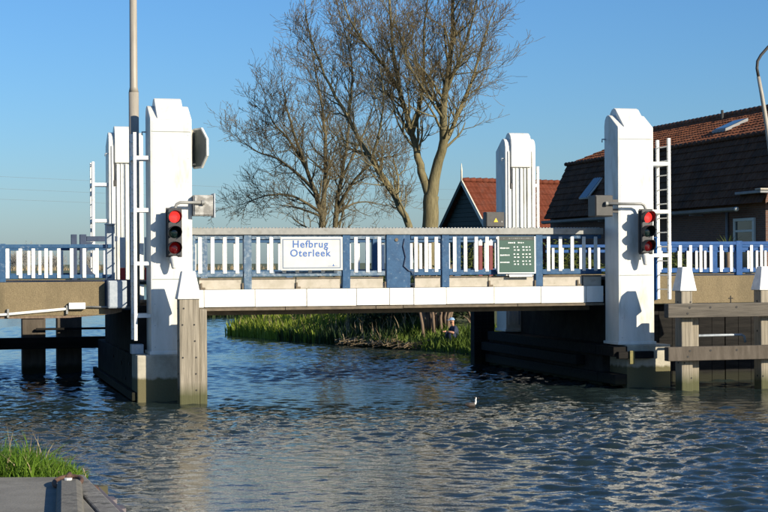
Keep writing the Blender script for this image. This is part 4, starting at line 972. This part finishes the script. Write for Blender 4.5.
V_ = sc([(0, 0, .16), (.02, 0, .30), (.07, 0, .46), (.11, 0, .56),                     # pelvis, waist, chest, neck base
         (.01, .10, .14), (.30, .13, .38), (.27, .13, .05), (.38, .13, .02),            # left leg
         (.01, -.10, .14), (.32, -.12, .36), (.29, -.12, .05), (.40, -.12, .02),        # right leg
         (.10, .18, .53), (.16, .23, .33), (.32, .16, .38),                             # left arm
         (.10, -.18, .53), (.17, -.23, .33), (.33, -.15, .37)])
E_ = [(0, 1), (1, 2), (2, 3), (0, 4), (4, 5), (5, 6), (6, 7), (0, 8), (8, 9), (9, 10), (10, 11), (2, 12), (12, 13), (13, 14), (2, 15), (15, 16), (16, 17)]
rad = [q*K for q in (.12, .115, .12, .06, .085, .065, .045, .035, .085, .065, .045, .035, .055, .045, .032, .055, .045, .032)]
body = skin('body', 'cloth_navy', T.o, V_, E_, rad, 0)
hd = skin('head', 'skin', T.o, sc([(.11, 0, .55), (.14, 0, .64), (.16, 0, .70), (.17, 0, .78)]), [(0, 1), (1, 2), (2, 3)], [.045*K, .05*K, .085*K, .075*K], 0)
MB().add([Vector(p)*K for p in ((.235, -.018, .70), (.235, .018, .70), (.27, 0, .69), (.24, 0, .74))], [(0, 1, 2), (0, 2, 3), (2, 1, 3), (0, 3, 1)]).build('nose', 'skin', hd)
for s in (-1, 1):
    MB().cyl(Vector((.235, s*.032, .735))*K, Vector((.243, s*.032, .735))*K, .011, 8).build('eye', 'bolt_dark', hd)
    MB().cyl(Vector((.16, s*.078, .72))*K, Vector((.16, s*.098, .72))*K, .025, 8).build('ear', 'skin', hd)
vs, fs = [], []
for i in range(6):
    e = R(90*i/5)
    for k in range(16):
        a = 2*math.pi*k/16; vs.append(Vector((.165+.105*math.cos(a)*math.cos(e), .10*math.sin(a)*math.cos(e), .765+.09*math.sin(e)))*K)
for i in range(5):
    for k in range(16): fs.append((i*16+k, i*16+(k+1) % 16, (i+1)*16+(k+1) % 16, (i+1)*16+k))
cp = MB().add(vs, fs).build('cap', 'cap_blue', hd, smooth=True)
MB().prism([(p[0]*K, p[1]*K) for p in ((.255, -.08), (.33, -.06), (.36, 0), (.33, .06), (.255, .08))], 2, .762*K, .772*K).build('peak', 'cap_blue', cp)
for s in (-1, 1):       # bare forearms and hands with separate fingers resting on the knees
    fa = skin('forearm', 'skin', T.o, sc([(.165, s*.232, .335), (.25, s*.19, .36), (.33, s*.155, .385), (.37, s*.145, .385)]), [(0, 1), (1, 2), (2, 3)], [.047*K, .042*K, .03*K, .032*K], 0)
    for k in range(4):
        yy = s*(.145)+(k-1.5)*.02; skin('finger', 'skin', fa, sc([(.375, yy, .385), (.41, yy, .385-.004*k), (.435, yy, .36)]), [(0, 1), (1, 2)], [.0095, .009, .007], 0, 1)
    skin('thumb', 'skin', fa, sc([(.355, s*.145-s*.025, .385), (.375, s*.145-s*.055, .375), (.40, s*.145-s*.06, .365)]), [(0, 1), (1, 2)], [.010, .009, .008], 0, 1)
scene.render.engine = 'CYCLES'
